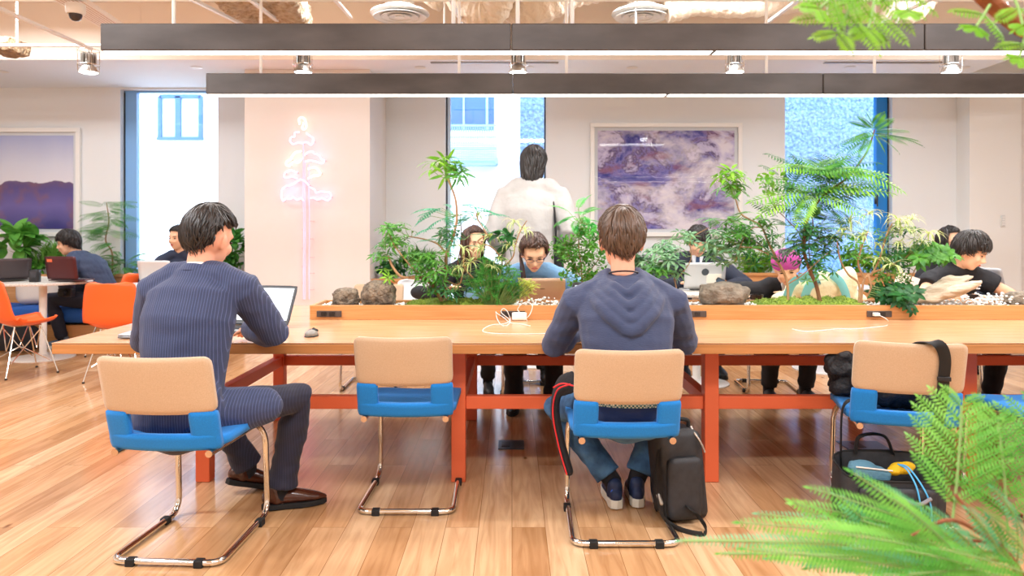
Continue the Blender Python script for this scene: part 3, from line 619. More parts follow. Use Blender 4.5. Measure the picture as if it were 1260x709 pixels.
# ================================================================ people
M_skin = mat('skin', '#eebb98', .55, spec=.35)
M_skin2 = mat('skin_rosy', '#efae90', .55, spec=.35)
V = Vector
def basis(yaw, pitch, roll=0):
    """columns r,f,u ; yaw + turns to the person's left, pitch + looks down"""
    return Matrix.Rotation(yaw, 3, 'Z') @ Matrix.Rotation(-pitch, 3, 'X') @ Matrix.Rotation(roll, 3, 'Y')
def ik(a, b, l1, l2, hint):
    d = b-a; L_ = min(d.length, (l1+l2)*.999); n = d.normalized(); x = (l1*l1-l2*l2+L_*L_)/(2*L_); h = math.sqrt(max(0, l1*l1-x*x))
    v = V(hint)-n*n.dot(V(hint)); v.normalize(); return a+n*x+v*h, a+n*L_
def head_geo(g, c, B, female=False):
    """adds skull, face, ears to g. c = centre of the head"""
    def q(r, f, u): return c+B@V((r, f, u))
    g.ell(q(0, -.008, .018), (.076, .094, .104), B, 20, 14)
    k = .93 if female else 1
    g.ell(q(0, .028, -.040), (.062*k, .060, .076), B, 16, 12)
    g.ell(q(0, .052, -.094), (.030*k, .030, .022), B)
    g.ell(q(0, .066, .028), (.055, .026, .022), B)
    for s in (-1, 1):
        g.ell(q(s*.036, .064, -.026), (.024, .024, .026), B)
        g.ell(q(s*.078, -.002, -.012), (.010, .018, .031), B@Matrix.Rotation(s*.25, 3, 'Z'))
        g.ell(q(s*.085, -.010, -.004), (.006, .014, .022), B@Matrix.Rotation(s*.35, 3, 'Z'))
        g.ell(q(s*.011, .094, -.031), (.008, .010, .008), B)
    g.tube([q(0, .086, .016), q(0, .099, -.012), q(0, .108, -.027)], [.008, .010, .0115], 8, rnd=True)
    g.ell(q(0, .086, -.056), (.024, .009, .007), B); g.ell(q(0, .083, -.067), (.019, .010, .007), B)
def hand_geo(g, w, fwd, up, side, curl=.5, k=1.0):
    """w wrist, fwd to fingers, up back-of-hand normal, side = direction of thumb"""
    f = V(fwd).normalized(); u = V(up); u = (u-f*u.dot(f)).normalized(); s = V(side); s = (s-f*s.dot(f)-u*s.dot(u)).normalized()
    P = w+f*.05*k
    g.tube([w-f*.01, w+f*.03*k, w+f*.085*k], [(.026*k, .018*k), (.038*k, .015*k), (.041*k, .012*k)], 12, ref=s, rnd=True)
    for i, (o, L_) in enumerate(((.030, .070), (.010, .078), (-.010, .073), (-.029, .058))):
        b = w+f*.085*k+s*o*k; pts = [b]; a = curl*.25
        for j, fr in enumerate((.45, .32, .25)):
            a += curl*(.35 if j else .2); pts.append(pts[-1]+(f*math.cos(a)-u*math.sin(a))*L_*fr*k)
        g.tube(pts, [.0088*k, .0082*k, .0075*k, .0064*k], 8, rnd=True)
    b = w+f*.028*k+s*.026*k-u*.004
    g.tube([b, b+(s*.75+f*.7-u*.3).normalized()*.036*k, b+(s*.55+f*.85-u*.35).normalized()*.066*k], [.013*k, .010*k, .0085*k], 8, rnd=True)
def hair_geo(c, B, style, rn, n=500, sc_=1.0, part=0.0):
    """returns G with cap shell and many combed locks"""
    A = V((.083, .101, .108)); hc = V((0, -.008, .020))
    tilt = Matrix.Rotation(.38 if style != 'pulled' else .2, 3, 'X')  # crown whorl towards the back
    def L_(phi):   # length by direction; phi=90deg is the face
        fr = max(0, math.sin(phi)); bk = max(0, -math.sin(phi)); sd = abs(math.cos(phi))
        if style == 'short': return (.150+.065*bk-(.026 if sd > .86 else 0)) if math.sin(phi) < .3 else .150-.012*fr
        if style == 'mop': return .205+.035*bk if math.sin(phi) < .45 else .178
        if style == 'bob': return (.30 if math.sin(phi) < .45 else .125) if math.sin(phi) < .75 else .175
        if style == 'long': return .42 if math.sin(phi) < .35 else (.30 if math.sin(phi) < .6 else .12)
        if style == 'pulled': return .185+.04*bk if math.sin(phi) < .45 else .128-.01*fr
        return .12
    def S_(phi, l, th):
        amax = 2.0 if style in ('short', 'pulled') else (1.75 if style == 'mop' else 1.5)
        a = l/.105; aa = min(a, amax); d = V((math.sin(aa)*math.cos(phi), math.sin(aa)*math.sin(phi), math.cos(aa)))
        d = tilt@d
        p = hc+V((d.x*(A.x+th), d.y*(A.y+th), d.z*(A.z+th)))
        if a > amax:
            ex = (a-amax)*.105; inn = V((-d.x, -d.y, 0))
            p += V((0, 0, -ex))+inn*ex*(.18 if style != 'long' else .05)
        return c+B@(p*sc_)
    g = G(); NP_, NT = 40, 12; 
    outer = [[S_(2*PI*i/NP_, L_(2*PI*i/NP_)*j/NT, .003+.004*math.sin(PI*min(1, j/NT+.2))) for i in range(NP_)] for j in range(1, NT+1)]
    inner = [[S_(2*PI*i/NP_, L_(2*PI*i/NP_)*j/NT, -.012) for i in range(NP_)] for j in range(NT, 0, -1)]
    rr = [[S_(0, 0, .004)]*NP_]+outer+inner; g.rings(rr, True)
    for k in range(n):
        phi = rn.uniform(0, 2*PI); Lm = L_(phi)*rn.uniform(.9, 1.06); l0 = rn.uniform(0, .85)*Lm; ln = rn.uniform(.35, .6)*Lm; l1 = min(Lm*1.04, l0+ln)
        th = rn.uniform(.004, .010); dphi = rn.uniform(-.22, .22)+.25*math.sin(phi*3+k % 5*.3); pts = []
        for j in range(6):
            t = j/5; pts.append(S_(phi+dphi*t*t, lerp(l0, l1, t), th*(math.sin(PI*(t*.8+.1)))+.002))
        wd = rn.uniform(.0035, .007)*sc_*(1.3 if style in ('long', 'bob') else 1)
        g.tube(pts, [(wd*.5, wd*.3), (wd, wd*.4), (wd, wd*.45), (wd*.85, wd*.4), (wd*.5, wd*.3), (wd*.12, wd*.1)], 5)
    return g
def ruffle(me, fn):
    n = len(me.vertices); co = np.empty(n*3, 'f'); me.vertices.foreach_get('co', co); co = co.reshape(-1, 3)
    nr = np.array([tuple(q.vector) for q in me.vertex_normals], 'f'); a = np.array([fn(V(c)) for c in co.tolist()], 'f')
    me.vertices.foreach_set('co', (co+nr*a[:, None]).ravel()); me.update()
def person(name_label, loc, rz, P, cat='person'):
    """P: hz, lean, twist, slump, head=(yaw,pitch,roll), handL/R target (local), footL/R (local heel pos + yaw), outfit ..."""
    t = thing('person', name_label, cat, loc, rz, None, P.get('scale', 1)); rn = random.Random(int(abs(loc[0]*977+loc[1]*131)))
    hz = P.get('hz', .50); lean = P.get('lean', .2); tw = P.get('twist', 0); sl = P.get('slump', .15); side = P.get('side', 0)
    p0 = V((0, P.get('hy', 0), hz)); W = P.get('w', 1.0)
    def dirn(a): return V((math.sin(side)*math.cos(a), math.sin(a), math.cos(a)*math.cos(side))).normalized()
    tor = P.get('tor', 1); s1 = p0+dirn(lean*.6)*.17*tor; s2 = s1+dirn(lean)*.17*tor; s3 = s2+dirn(lean+sl)*.15*tor; nb = s3+dirn(lean+sl*1.6)*.045
    Rt = Matrix.Rotation(tw, 3, 'Z'); rx = Rt@V((1, 0, 0)); ry = Rt@V((0, 1, 0))
    shz = P.get('sh', (0, 0)); sw = .180*W
    sh = {-1: s3-rx*sw+V((0, 0, -.035+shz[0]))+ry*P.get('shf', .02), 1: s3+rx*sw+V((0, 0, -.035+shz[1]))+ry*P.get('shf', .02)}
    hy, hp, hr = P.get('head', (0, .1, 0)); HB = basis(hy, hp, hr)*P.get('hs', 1)
    nd = dirn(lean*.5+sl+P.get('neckf', .1)); hc = nb+nd*P.get('neckl', .105)+HB@V((0, .012, .055))
    if 'hoff' in P: hc += V(P['hoff'])
    # limbs
    arms = {}
    for s, key, hint in ((-1, 'handL', P.get('elbL', (-.8, -.3, -.6))), (1, 'handR', P.get('elbR', (.8, -.3, -.6)))):
        tg = V(P[key]); e, wr = ik(sh[s], tg, .285, .25, hint); arms[s] = (sh[s], e, wr)
    legs = {}
    for s, key in ((-1, 'footL'), (1, 'footR')):
        if key not in P: continue
        fx, fy, fz, fyaw = P[key]; hj = p0+V((s*.095, .02, -.01)); an = V((fx, fy, fz+.09)); kh = P.get('knee'+key[-1], (s*.1, 1, .6)); kn, an = ik(hj, an, P.get('thigh', .43), P.get('shin', .42), kh); legs[s] = (hj, kn, an, fyaw)
    skin = P.get('skin', M_skin); vox = P.get('vox', .007)
    # ---- body: one continuous surface
    g = G(); head_geo(g, hc, HB, P.get('female'))
    g.tube([s3-V((0, 0, .02)), nb, hc+HB@V((0, -.022, -.045))], [.062, .055, .052] if not P.get('female') else [.055, .045, .044], 14, rnd=True)
    g.tube([p0, s1, s2, s3], [(.125*W, .085), (.115*W, .08), (.135*W, .085), (.10*W, .06)], 16, ref=rx, rnd=True)
    hands = P.get('hand', {})
    for s in (-1, 1):
        a, e, wr = arms[s]; g.tube([s3-V((0, 0, .03)), a, lerp(a, e, .5), e, lerp(e, wr, .35), wr], [.05, .045, .042, .037, .036, .025], 12, rnd=True)
        hd = hands.get(s, {}); fw = V(hd.get('fwd', tuple((wr-e).normalized()))); hand_geo(g, wr+(wr-e).normalized()*.01, fw, hd.get('up', (0, 0, 1)), hd.get('thumb', (-s, .2, 0)), hd.get('curl', .5), .95)
    for s in legs:
        hj, kn, an, _ = legs[s]; g.tube([p0, hj, lerp(hj, kn, .5), kn, lerp(kn, an, .35), an, an+V((0, 0, -.05))], [.07, .07, .06, .048, .046, .032, .03], 12, rnd=True)
    g.build('body', skin, t, remesh=vox, sm=3)
    # ---- top garment
    top = P['top']; m = top['mat']; tk_ = top.get('thick', .012); g = G()
    g.tube([p0-V((0, 0, top.get('hem', .03))), p0+V((0, 0, .05)), s1, s2, lerp(s2, s3, .62), s3-V((0, 0, .004))],
           [((.155+top.get('flare', 0))*W+tk_, .118+tk_), (.150*W+tk_, .115+tk_), (.150*W+tk_, .108+tk_), (.172*W+tk_, .112+tk_), (.168*W+tk_, .095+tk_), (.115*W, .062+tk_)], 22, ref=rx, rnd=True)
    g.tube([sh[-1]+V((0, 0, .0)), lerp(sh[-1], nb, .5)+V((0, 0, .012)), nb+V((0, 0, -.012)), lerp(sh[1], nb, .5)+V((0, 0, .012)), sh[1]], [.056+tk_*.7, .050+tk_, .052+tk_*.5, .050+tk_, .056+tk_*.7], 14, rnd=True)
    lim = top.get('sleeve', 1.0)
    for s in (-1, 1):
        a, e, wr = arms[s]
        pts = [a-rx*s*.02, a, lerp(a, e, .33), lerp(a, e, .7), e]; ra = [.062, .063, .058, .052, .050]
        if lim > .5: pts += [lerp(e, wr, .3), lerp(e, wr, .65), lerp(e, wr, .95)]; ra += [.050, .044, .037]
        else: pts = pts[:3]; ra = [.062, .064, .064]
        g.tube(pts, [r+tk_*.9 for r in ra], 14, rnd=lim > .5)
    for c_, r_ in top.get('lumps', []): g.ell(V(c_), r_)
    if 'extra' in top: top['extra'](g, dict(p0=p0, s1=s1, s2=s2, s3=s3, nb=nb, sh=sh, hc=hc, rx=rx, ry=ry, arms=arms))
    o = g.build(top['name'], m, t, remesh=vox*.95, sm=top.get('sm', 5))
    if top.get('folds', 1):
        from mathutils import noise as mn
        k = top.get('folds', 1)
        ruffle(o.data, lambda c_: ((mn.noise(V((c_.x*7, c_.y*9, c_.z*22)))+.5*mn.noise(V((c_.x*26+5, c_.y*19, c_.z*9)))) if not top.get('fv') else (mn.noise(V((c_.x*16, c_.y*9, c_.z*4)))+.4*mn.noise(V((c_.x*9, c_.y*9, c_.z*12)))))*.0055*k)
    # ---- trousers and shoes
    if legs:
        bt = P['bottom']; g = G()
        g.tube([p0+V((0, 0, .06)), p0, p0-V((0, 0, .05))], [(.150*W, .112), (.160*W, .12), (.155*W, .115)], 20, ref=rx, rnd=True)
        for s in legs:
            hj, kn, an, _ = legs[s]; cw = bt.get('cuff', .058)
            g.tube([hj-V((0, .05, 0)), hj, lerp(hj, kn, .5), kn, lerp(kn, an, .3), lerp(kn, an, .7), lerp(kn, an, bt.get('len', .97))], [.088, .090, .083, .071, .068, .060, cw], 16, rnd=False)
        o = g.build(bt['name'], bt['mat'], t, remesh=vox, sm=4)
        from mathutils import noise as mn
        ruffle(o.data, lambda c_: mn.noise(V((c_.x*12, c_.y*12, c_.z*24)))*.006)
        shp = P['shoe']
        for s in legs:
            hj, kn, an, fy = legs[s]; G().tube([lerp(kn, an, .72), an, an+V((0, 0, -.035))], [.047, .040, .038], 12, rnd=True).build('sock', mat('dark_sock', '#1c1c22', .9), t)
        for s in legs:
            hj, kn, an, fy = legs[s]; f = V((math.sin(-fy), math.cos(fy), 0)); pit = P.get('fpitch', {}).get(s, 0)
            f = V((f.x*math.cos(pit), f.y*math.cos(pit), -math.sin(pit))); u = V((0, 0, 1)); u = (u-f*u.dot(f)).normalized(); r = f.cross(u); b = an-u*.075-f*.045
            g = G(); q = lambda x, y, z: b+r*x+f*y+u*z
            g.tube([q(0, -.012, .035), q(0, .03, .036), q(0, .09, .034), q(.0, .15, .026), q(0, .205, .018), q(0, .236, .012)], [(.028, .033), (.034, .036), (.037, .036), (.041, .028), (.033, .019), (.014, .010)], 14, ref=r, rnd=True)
            g.tube([q(0, .028, .03), q(0, .015, .075)], [.037, .034], 14, rnd=True)
            so = g.build('shoe', shp['mat'], t, remesh=.005, sm=4)
            g = G(); out = [(.0, -.04), (.026, -.03), (.034, 0), (.033, .06), (.042, .13), (.040, .18), (.022, .232), (0, .246)]; out = out+[(-x, y) for x, y in out[::-1][1:-1]]
            g.prism(out, lambda x, y: q(x, y, -.016), lambda x, y: q(x, y, shp.get('sole', .006))); g.build('sole', shp.get('solemat', M_rubber), so, bevel=.002)
    # ---- hair, face
    hs = P.get('hair', ('short', None, 350)); g = hair_geo(hc, HB, hs[0], rn, hs[2], hs[3] if len(hs) > 3 else 1.0); 
    g.build('hair', hs[1], t, smooth='all')
    if P.get('face', True):
        q = lambda r, f, u: hc+HB@V((r, f, u)); dk = mat('brow_dark', '#2b211d', .7)
        for s in (-1, 1):
            G().tube([q(s*.018, .091, .022), q(s*.034, .089, .027), q(s*.05, .080, .021)], [.002, .003, .0015], 6).build('eyebrow', dk, t)
            G().ell(q(s*.033, .0815, .004), (.0135, .0045, .005), HB, 12, 8).build('eye', mat('eye_dark', '#2a1e1a', .2), t)
        G().ell(q(0, .094, -.060), (.022, .006, .0075), HB, 12, 8).build('lips', mat('lips', '#c4685f', .4), t)
    info = dict(t=t, p0=p0, s1=s1, s2=s2, s3=s3, nb=nb, sh=sh, hc=hc, HB=HB, arms=arms, legs=legs, rx=rx, ry=ry)
    return info
def collar(I, m, name='collar', r=.062, h=.03, tilt=0, y=0):
    t = I['t']; nb = I['nb']; d = (I['hc']-nb).normalized(); n = 24; g = G(); R = d.to_track_quat('Z', 'Y').to_matrix()
    rr = []
    for rad, z in ((r+.012, -.012), (r+.004, h*.5), (r-.004, h), (r-.009, h), (r-.004, h*.4), (r+.002, -.012)):
        rr.append([nb+V((0, y, 0))+R@V((rad*math.cos(2*PI*k/n), rad*math.sin(2*PI*k/n), z+.008*math.sin(2*PI*k/n)*-1)) for k in range(n)])
    g.rings(rr, False, closed=True); return g.build(name, m, t)
def glasses(I, m):
    q = lambda r, f, u: I['hc']+I['HB']@V((r, f, u)); g = G()
    for s in (-1, 1):
        g.tube([q(s*.034+.023*math.cos(a), .098, .002+.015*math.sin(a)*(1 if abs(math.sin(a)) < .9 else .9)) for a in [k*PI/8 for k in range(16)]], .0018, 6, closed=True)
        g.tube([q(s*.057, .097, .006), q(s*.078, .05, .006), q(s*.084, -.005, .0)], .0018, 6)
    g.tube([q(-.011, .099, .004), q(0, .103, .007), q(.011, .099, .004)], .0018, 6); return g.build('glasses', m, I['t'])

def stripes(name, base, stripe, freq=80):
    m = mat(name, base, .8, bump=(300, .25, .002), sheen=.1); N = m.node_tree.nodes; L = m.node_tree.links; tc = N.new('ShaderNodeTexCoord')
    se = N.new('ShaderNodeSeparateXYZ'); L.new(tc.outputs['Object'], se.inputs[0])
    mu = N.new('ShaderNodeMath'); mu.operation = 'MULTIPLY'; mu.inputs[1].default_value = freq; L.new(se.outputs[0], mu.inputs[0])
    fr = N.new('ShaderNodeMath'); fr.operation = 'FRACT'; L.new(mu.outputs[0], fr.inputs[0]); lt = N.new('ShaderNodeMath'); lt.operation = 'LESS_THAN'; lt.inputs[1].default_value = .2; L.new(fr.outputs[0], lt.inputs[0])
    mx = N.new('ShaderNodeMix'); mx.data_type = 'RGBA'; L.new(lt.outputs[0], mx.inputs[0]); mx.inputs['A'].default_value = rgb(base); mx.inputs['B'].default_value = rgb(stripe); L.new(mx.outputs['Result'], N['Principled BSDF'].inputs['Base Color']); return m
def hairmat(n, c1, c2): return mat(n, c1, .38, col2=c2, noise=(40, (1, 1, .25)), spec=.6)
H_black = hairmat('hair_black', '#15110f', '#2b2320'); H_brown = hairmat('hair_brown', '#473426', '#6a503e'); H_dkbrown = hairmat('hair_dark_brown', '#33211a', '#54372a')
M_suit = stripes('navy_pinstripe', '#323c5c', '#4e5980', 95); M_suitt = stripes('navy_pinstripe_trousers', '#1f2034', '#2f3048', 95)
M_hood = mat('slate_jersey', '#3e4867', .85, bump=(60, .35, .006, (1, 1, 5)), sheen=.15)
M_denim = mat('jeans', '#27486e', .85, col2='#4a76a0', noise=(14, (1, 1, 1)), bump=(60, .5, .006)); M_shirt = mat('denim_shirt', '#6a93b8', .85, bump=(50, .5, .006)); M_blk = mat('black_cloth', '#1b1b20', .85, bump=(40, .5, .008))
M_whitecloth = mat('white_cotton', '#b4b2b0', .8, bump=(14, .6, .02)); M_leather = mat('brown_leather', '#4a2417', .22, spec=.7)
# ---- man in pinstripe suit (near left)
def suit_extra(g, I):
    p0, rx = I['p0'], I['rx']
    # jacket skirt spreading over the seat and the right thigh
    g.tube([p0+V((.0, -.03, .10)), p0+V((.04, -.02, .0)), p0+V((.10, .04, -.02))], [(.17, .12), (.185, .13), (.14, .09)], 18, ref=(1, 0, 0), rnd=True)
    g.tube([p0+V((.10, .0, .0)), p0+V((.20, .07, -.01)), p0+V((.30, .12, .0))], [.10, .098, .078], 14, rnd=True)
    for s in (-1, 1): g.ell(I['sh'][s]+rx*(s*.012)+V((0, 0, .016)), (.062, .066, .045))
d = 2.98; X1 = (238-CX)*2.98/F
I1 = person('man in navy pinstripe suit seated at the near left of the table', (X1-.035, 2.93, 0), .02, dict(
    hz=.52, lean=.14, slump=.25, tor=1.09, twist=-.12, side=.05, w=1.02, scale=1.0, hs=1.08, head=(-.35, .25, .10), neckf=.04, neckl=.092, sh=(-.0, .005),
    handL=(-.16, .50, .80), handR=(.13, .47, .79), elbR=(.8, -.1, -.6), elbL=(-.7, -.1, -1),
    footR=(.30, .36, .005, -1.25), footL=(.08, .58, .03, -1.0), kneeR=(.75, .5, 1), kneeL=(-.3, .6, .8), fpitch={-1: .30},
    skin=M_skin2, vox=.0065, top=dict(name='suit_jacket', mat=M_suit, thick=.020, hem=.02, flare=.02, extra=suit_extra, sm=7, folds=.8),
    bottom=dict(name='suit_trousers', mat=M_suitt, cuff=.07), shoe=dict(mat=M_leather), hair=('short', H_black, 800, 1.04), hand={1: dict(curl=.8, fwd=(-.6, 1, -.1)), -1: dict(curl=.8)}))
collar(I1, mat('shirt_white', '#f4f2f0', .7), 'shirt_collar', .060, .036); collar(I1, M_suit, 'jacket_collar', .072, .024)
# ---- man in hooded top (near centre)
def hood_extra(g, I):
    nb, rx, ry = I['nb'], I['rx'], I['ry']; z = V((0, 0, 1))
    back = lambda x, dz, dy: nb+rx*x+z*dz+V((0, dy, 0))
    for (w_, top, bot, dy, r) in ((.155, .0, -.185, -.240, .030), (.130, .022, -.140, -.225, .026), (.104, .038, -.09, -.195, .026), (.080, .05, -.04, -.150, .024)):
        pts = smoothpath([back(-w_*.85, top-.01, .02), back(-w_, top-.045, -.05), back(-w_*.62, (top+bot)*.5-.02, dy*.82), back(0, bot, dy), back(w_*.62, (top+bot)*.5-.02, dy*.82), back(w_, top-.045, -.05), back(w_*.85, top-.01, .02)], 4)
        g.tube(pts, r, 10, rnd=True)
X2 = (768-CX)*3.2/F
I2 = person('man in slate blue hooded top seated with his back to us', (X2, 3.07, 0), -.02, dict(
    hz=.525, lean=.30, slump=.22, w=1.14, scale=1.0, hs=1.14, head=(0, .10, 0), neckf=-.02, neckl=.13, sh=(-.012, -.012), shf=-.0,
    handL=(-.14, .50, .78), handR=(.16, .52, .78), elbR=(.85, -.35, -.75), elbL=(-.85, -.35, -.75),
    footR=(.075, .30, .005, -.02), footL=(-.03, .28, .005, .05), kneeR=(.6, .8, 1), kneeL=(-1.0, .7, 1),
    skin=M_skin2, vox=.0065, top=dict(name='hooded_top', mat=M_hood, thick=.014, hem=.0, extra=hood_extra, sm=3, folds=1.3),
    bottom=dict(name='jeans', mat=M_denim, cuff=.062, len=.90), shoe=dict(mat=mat('navy_sneaker', '#1d2c50', .6), sole=.022, solemat=mat('sneaker_sole', '#e9e6da', .6)), hair=('short', H_brown, 800, 1.05), hand={1: dict(curl=.7), -1: dict(curl=.7)}))
t = I2['t']; nb = I2['nb']
ring = [nb+V((.064*math.cos(a), -.004+.068*math.sin(a), .040-.014*math.sin(a))) for a in [k*PI/12 for k in range(24)]]
G().tube(ring, .0042, 6, closed=True).build('necklace', mat('necklace_dark', '#3a2c2a', .5), t)
g = G(); p0 = I2['p0']
g.tube([p0+V((.165*math.cos(a)*1.0, .125*math.sin(a), .005)) for a in [k*PI/16 for k in range(32)]], [(.006, .018)]*32, 8, ref=(0, 0, 1), closed=True) if False else None
def band(z0, z1, rx_, ry_, m, n, c=p0, par=t):
    g = G(); N_ = 40; rr = []
    for rad, z in ((0, z0), (.004, (z0+z1)/2), (0, z1), (-.006, z1), (-.006, z0)):
        rr.append([c+V(((rx_+rad)*math.cos(2*PI*k/N_), (ry_+rad)*math.sin(2*PI*k/N_), z)) for k in range(N_)])
    g.rings(rr, False, closed=True); return g.build(n, m, par)
mb = mat('woven_belt', '#d9d4ae', .8); N = mb.node_tree.nodes; L = mb.node_tree.links; ck = N.new('ShaderNodeTexChecker'); ck.inputs['Scale'].default_value = 130; tc = N.new('ShaderNodeTexCoord'); L.new(tc.outputs['Object'], ck.inputs[0]); ck.inputs['Color1'].default_value = rgb('#dcd6b0'); ck.inputs['Color2'].default_value = rgb('#3c6a5c'); L.new(ck.outputs[0], N['Principled BSDF'].inputs['Base Color'])
band(.015, .05, .205, .150, mb, 'belt'); band(.052, .066, .208, .153, mat('teal_hem', '#3fa79b', .8), 'waistband'); band(.066, .115, .212, .158, mat('dark_undershirt', '#2f2826', .85), 'undershirt')
for s in I2['legs']:
    hj, kn, an, fy = I2['legs'][s]; G().ell(an+V((0, -.055, -.025)), (.022, .012, .022)).build('heel_patch', mat('heel_blue', '#2f62c8', .5), t)
# jacket with red piping hanging from his left side
q0 = at(690, 468, 3.1); g = G()
P = [at(704, 470, 3.05), at(688, 478, 3.12), at(683, 505, 3.14), at(690, 545, 3.14), at(700, 580, 3.12)]
tj = thing('jacket', 'dark jacket with red piping hanging over the seat of the hooded man', 'jacket', tuple(at(695, 590, 3.1)))
g.tube(smoothpath(P, 5), [(.02, .05)]*len(smoothpath(P, 5)), 10, ref=(1, 0, 0), rnd=True); g.build('fabric', M_blk, tj, True, remesh=.008, sm=4)
G().tube(smoothpath([p+V((-.012, -.046, .0)) for p in P], 6), .0035, 6).build('piping', mat('red_piping', '#d8262c', .6), tj, True)
G().tube(smoothpath([at(681, 477, 3.02), at(692, 472, 2.98), at(706, 475, 2.95)], 6), .0035, 6).build('piping', MATS['red_piping'], tj, True)

# ---- far side people
def far_head(px, py, d): return at(px, py, d)
def place(px, py, d, P, label, rz=PI, hx=0):
    """sit the person so that the head centre falls on the pixel"""
    import copy
    # dry computation of head position in local coordinates
    hz = P.get('hz', .5); lean = P.get('lean', .2); sl = P.get('slump', .15); side = P.get('side', 0)
    def dirn(a): return V((math.sin(side)*math.cos(a), math.sin(a), math.cos(a)*math.cos(side))).normalized()
    p0 = V((0, 0, hz)); s3 = p0+dirn(lean*.6)*.17+dirn(lean)*.17+dirn(lean+sl)*.15; nb = s3+dirn(lean+sl*1.6)*.045
    hc = nb+dirn(lean*.5+sl+P.get('neckf', .1))*P.get('neckl', .105)+basis(*P.get('head', (0, .1, 0)))@V((0, .012, .055))
    k = P.get('scale', 1); tgt = at(px, py, d); hl = Matrix.Rotation(rz, 3, 'Z')@(hc*k)
    loc = V((tgt.x-hl.x, tgt.y-hl.y, 0)); dz = tgt.z-hc.z*k
    P = dict(P); P['hz'] = hz; 
    print('PERSON', label[:40], 'dz needed %.3f' % dz, 'loc', [round(v, 2) for v in loc])
    P['hoff'] = (0, 0, 0)
    if abs(dz) > .004: P['hz'] = hz+dz/k
    for key in ('handL', 'handR'): 
        v = P[key]; P[key] = tuple(v)
    return person(label, tuple(loc), rz, P)
sitleg = dict(footR=(.13, .32, .005, -.1), footL=(-.13, .34, .005, .1))
I3 = place(657, 311, 5.05, dict(hz=.50, lean=.42, slump=.35, w=.98, scale=1.04, head=(.06, .58, .02), neckf=.25, female=True, handL=(-.20, .48, .76), handR=(.20, .48, .76), elbL=(-1, .1, -.3), elbR=(1, .1, -.3),
    vox=.009, top=dict(name='denim_shirt', mat=M_shirt, thick=.014, folds=1), bottom=dict(name='trousers', mat=M_blk, cuff=.07), shoe=dict(mat=M_black), hair=('pulled', H_dkbrown, 500, 1.05), **sitleg), 'woman in denim shirt and glasses behind the beige laptop')
glasses(I3, mat('glasses_frame', '#4a2b3a', .4)); collar(I3, M_shirt, 'shirt_collar', .055, .03)
g = G(); q = lambda r, f, u: I3['hc']+I3['HB']@V((r, f, u))
for s in (1, -1):
    for k in range(14): g.tube(smoothpath([q(s*.06, -.03-.004*k, .05), q(s*.088, -.02, -.02), q(s*(.085-.001*k), .0+.002*k, -.09), I3['nb']+V((s*(.085-.003*k), .03+.004*k, -.05-.006*k)), I3['nb']+V((s*(.09-.004*k), .06+.004*k, -.14))] if s > 0 else [q(s*.06, -.03-.004*k, .05), q(s*.086, -.03, -.03), q(s*.06, -.05, -.10)], 4), [.008]*(17 if s > 0 else 9), 6, rnd=True)
g.build('loose_hair', H_dkbrown, I3['t'])
# standing woman with the white shirt, her back to us
d = 6.0
I4 = person('woman in white shirt standing with her back to us, black shoulder bag', ((654-CX)*d/F, d-.03, 0), -.12, dict(scale=1.115, hz=.93, lean=.03, slump=.10, w=1.0, head=(-.1, .2, .05), female=True, neckf=.12,
    handL=(-.21, .16, .95), handR=(.21, .14, .98), elbL=(-.6, -1, 0), elbR=(.6, -1, 0), thigh=.44, shin=.42, kneeL=(0, 1, 0), kneeR=(0, 1, 0), footL=(-.10, .0, 0, .1), footR=(.10, .02, 0, -.1),
    vox=.010, top=dict(name='white_shirt', mat=M_whitecloth, thick=.034, hem=.16, flare=.04, folds=2.4, fv=1), bottom=dict(name='trousers', mat=M_blk, cuff=.07), shoe=dict(mat=M_black), hair=('bob', H_black, 500, 1.06), face=False))
collar(I4, M_whitecloth, 'shirt_collar', .062, .036)
bg_ = thing('shoulder_bag', 'black shoulder bag at the right side of the standing woman', 'bag', tuple(at(686, 345, d-.05)))
G().tube(smoothpath([at(677, 240, d), at(681, 250, d-.12), at(683, 270, d-.14), at(684, 290, d-.13), at(684, 300, d-.1)], 5), [(.008, .016)]*21, 8, ref=(1, 0, 0)).build('strap', M_blk, bg_, True)
g = G(); c = at(687, 325, d-.06); g.pad(.16, .38, .12, .03, lambda x, z, o: c+V((o*.7, x, z)), 8, 8, .5); g.build('pouch', M_blk, bg_, True, smooth='all')
# person behind the left tree, dark hair
I5 = place(583, 299, 5.9, dict(hz=.50, lean=.1, slump=.15, w=.95, head=(.5, .15, 0), female=True, handL=(-.18, .40, .80), handR=(.18, .40, .80), vox=.011,
    top=dict(name='dark_top', mat=M_blk, thick=.012), bottom=dict(name='trousers', mat=M_blk), shoe=dict(mat=M_black), hair=('long', H_dkbrown, 250, 1.04), **sitleg), 'person with long dark hair in black behind the left planter tree')
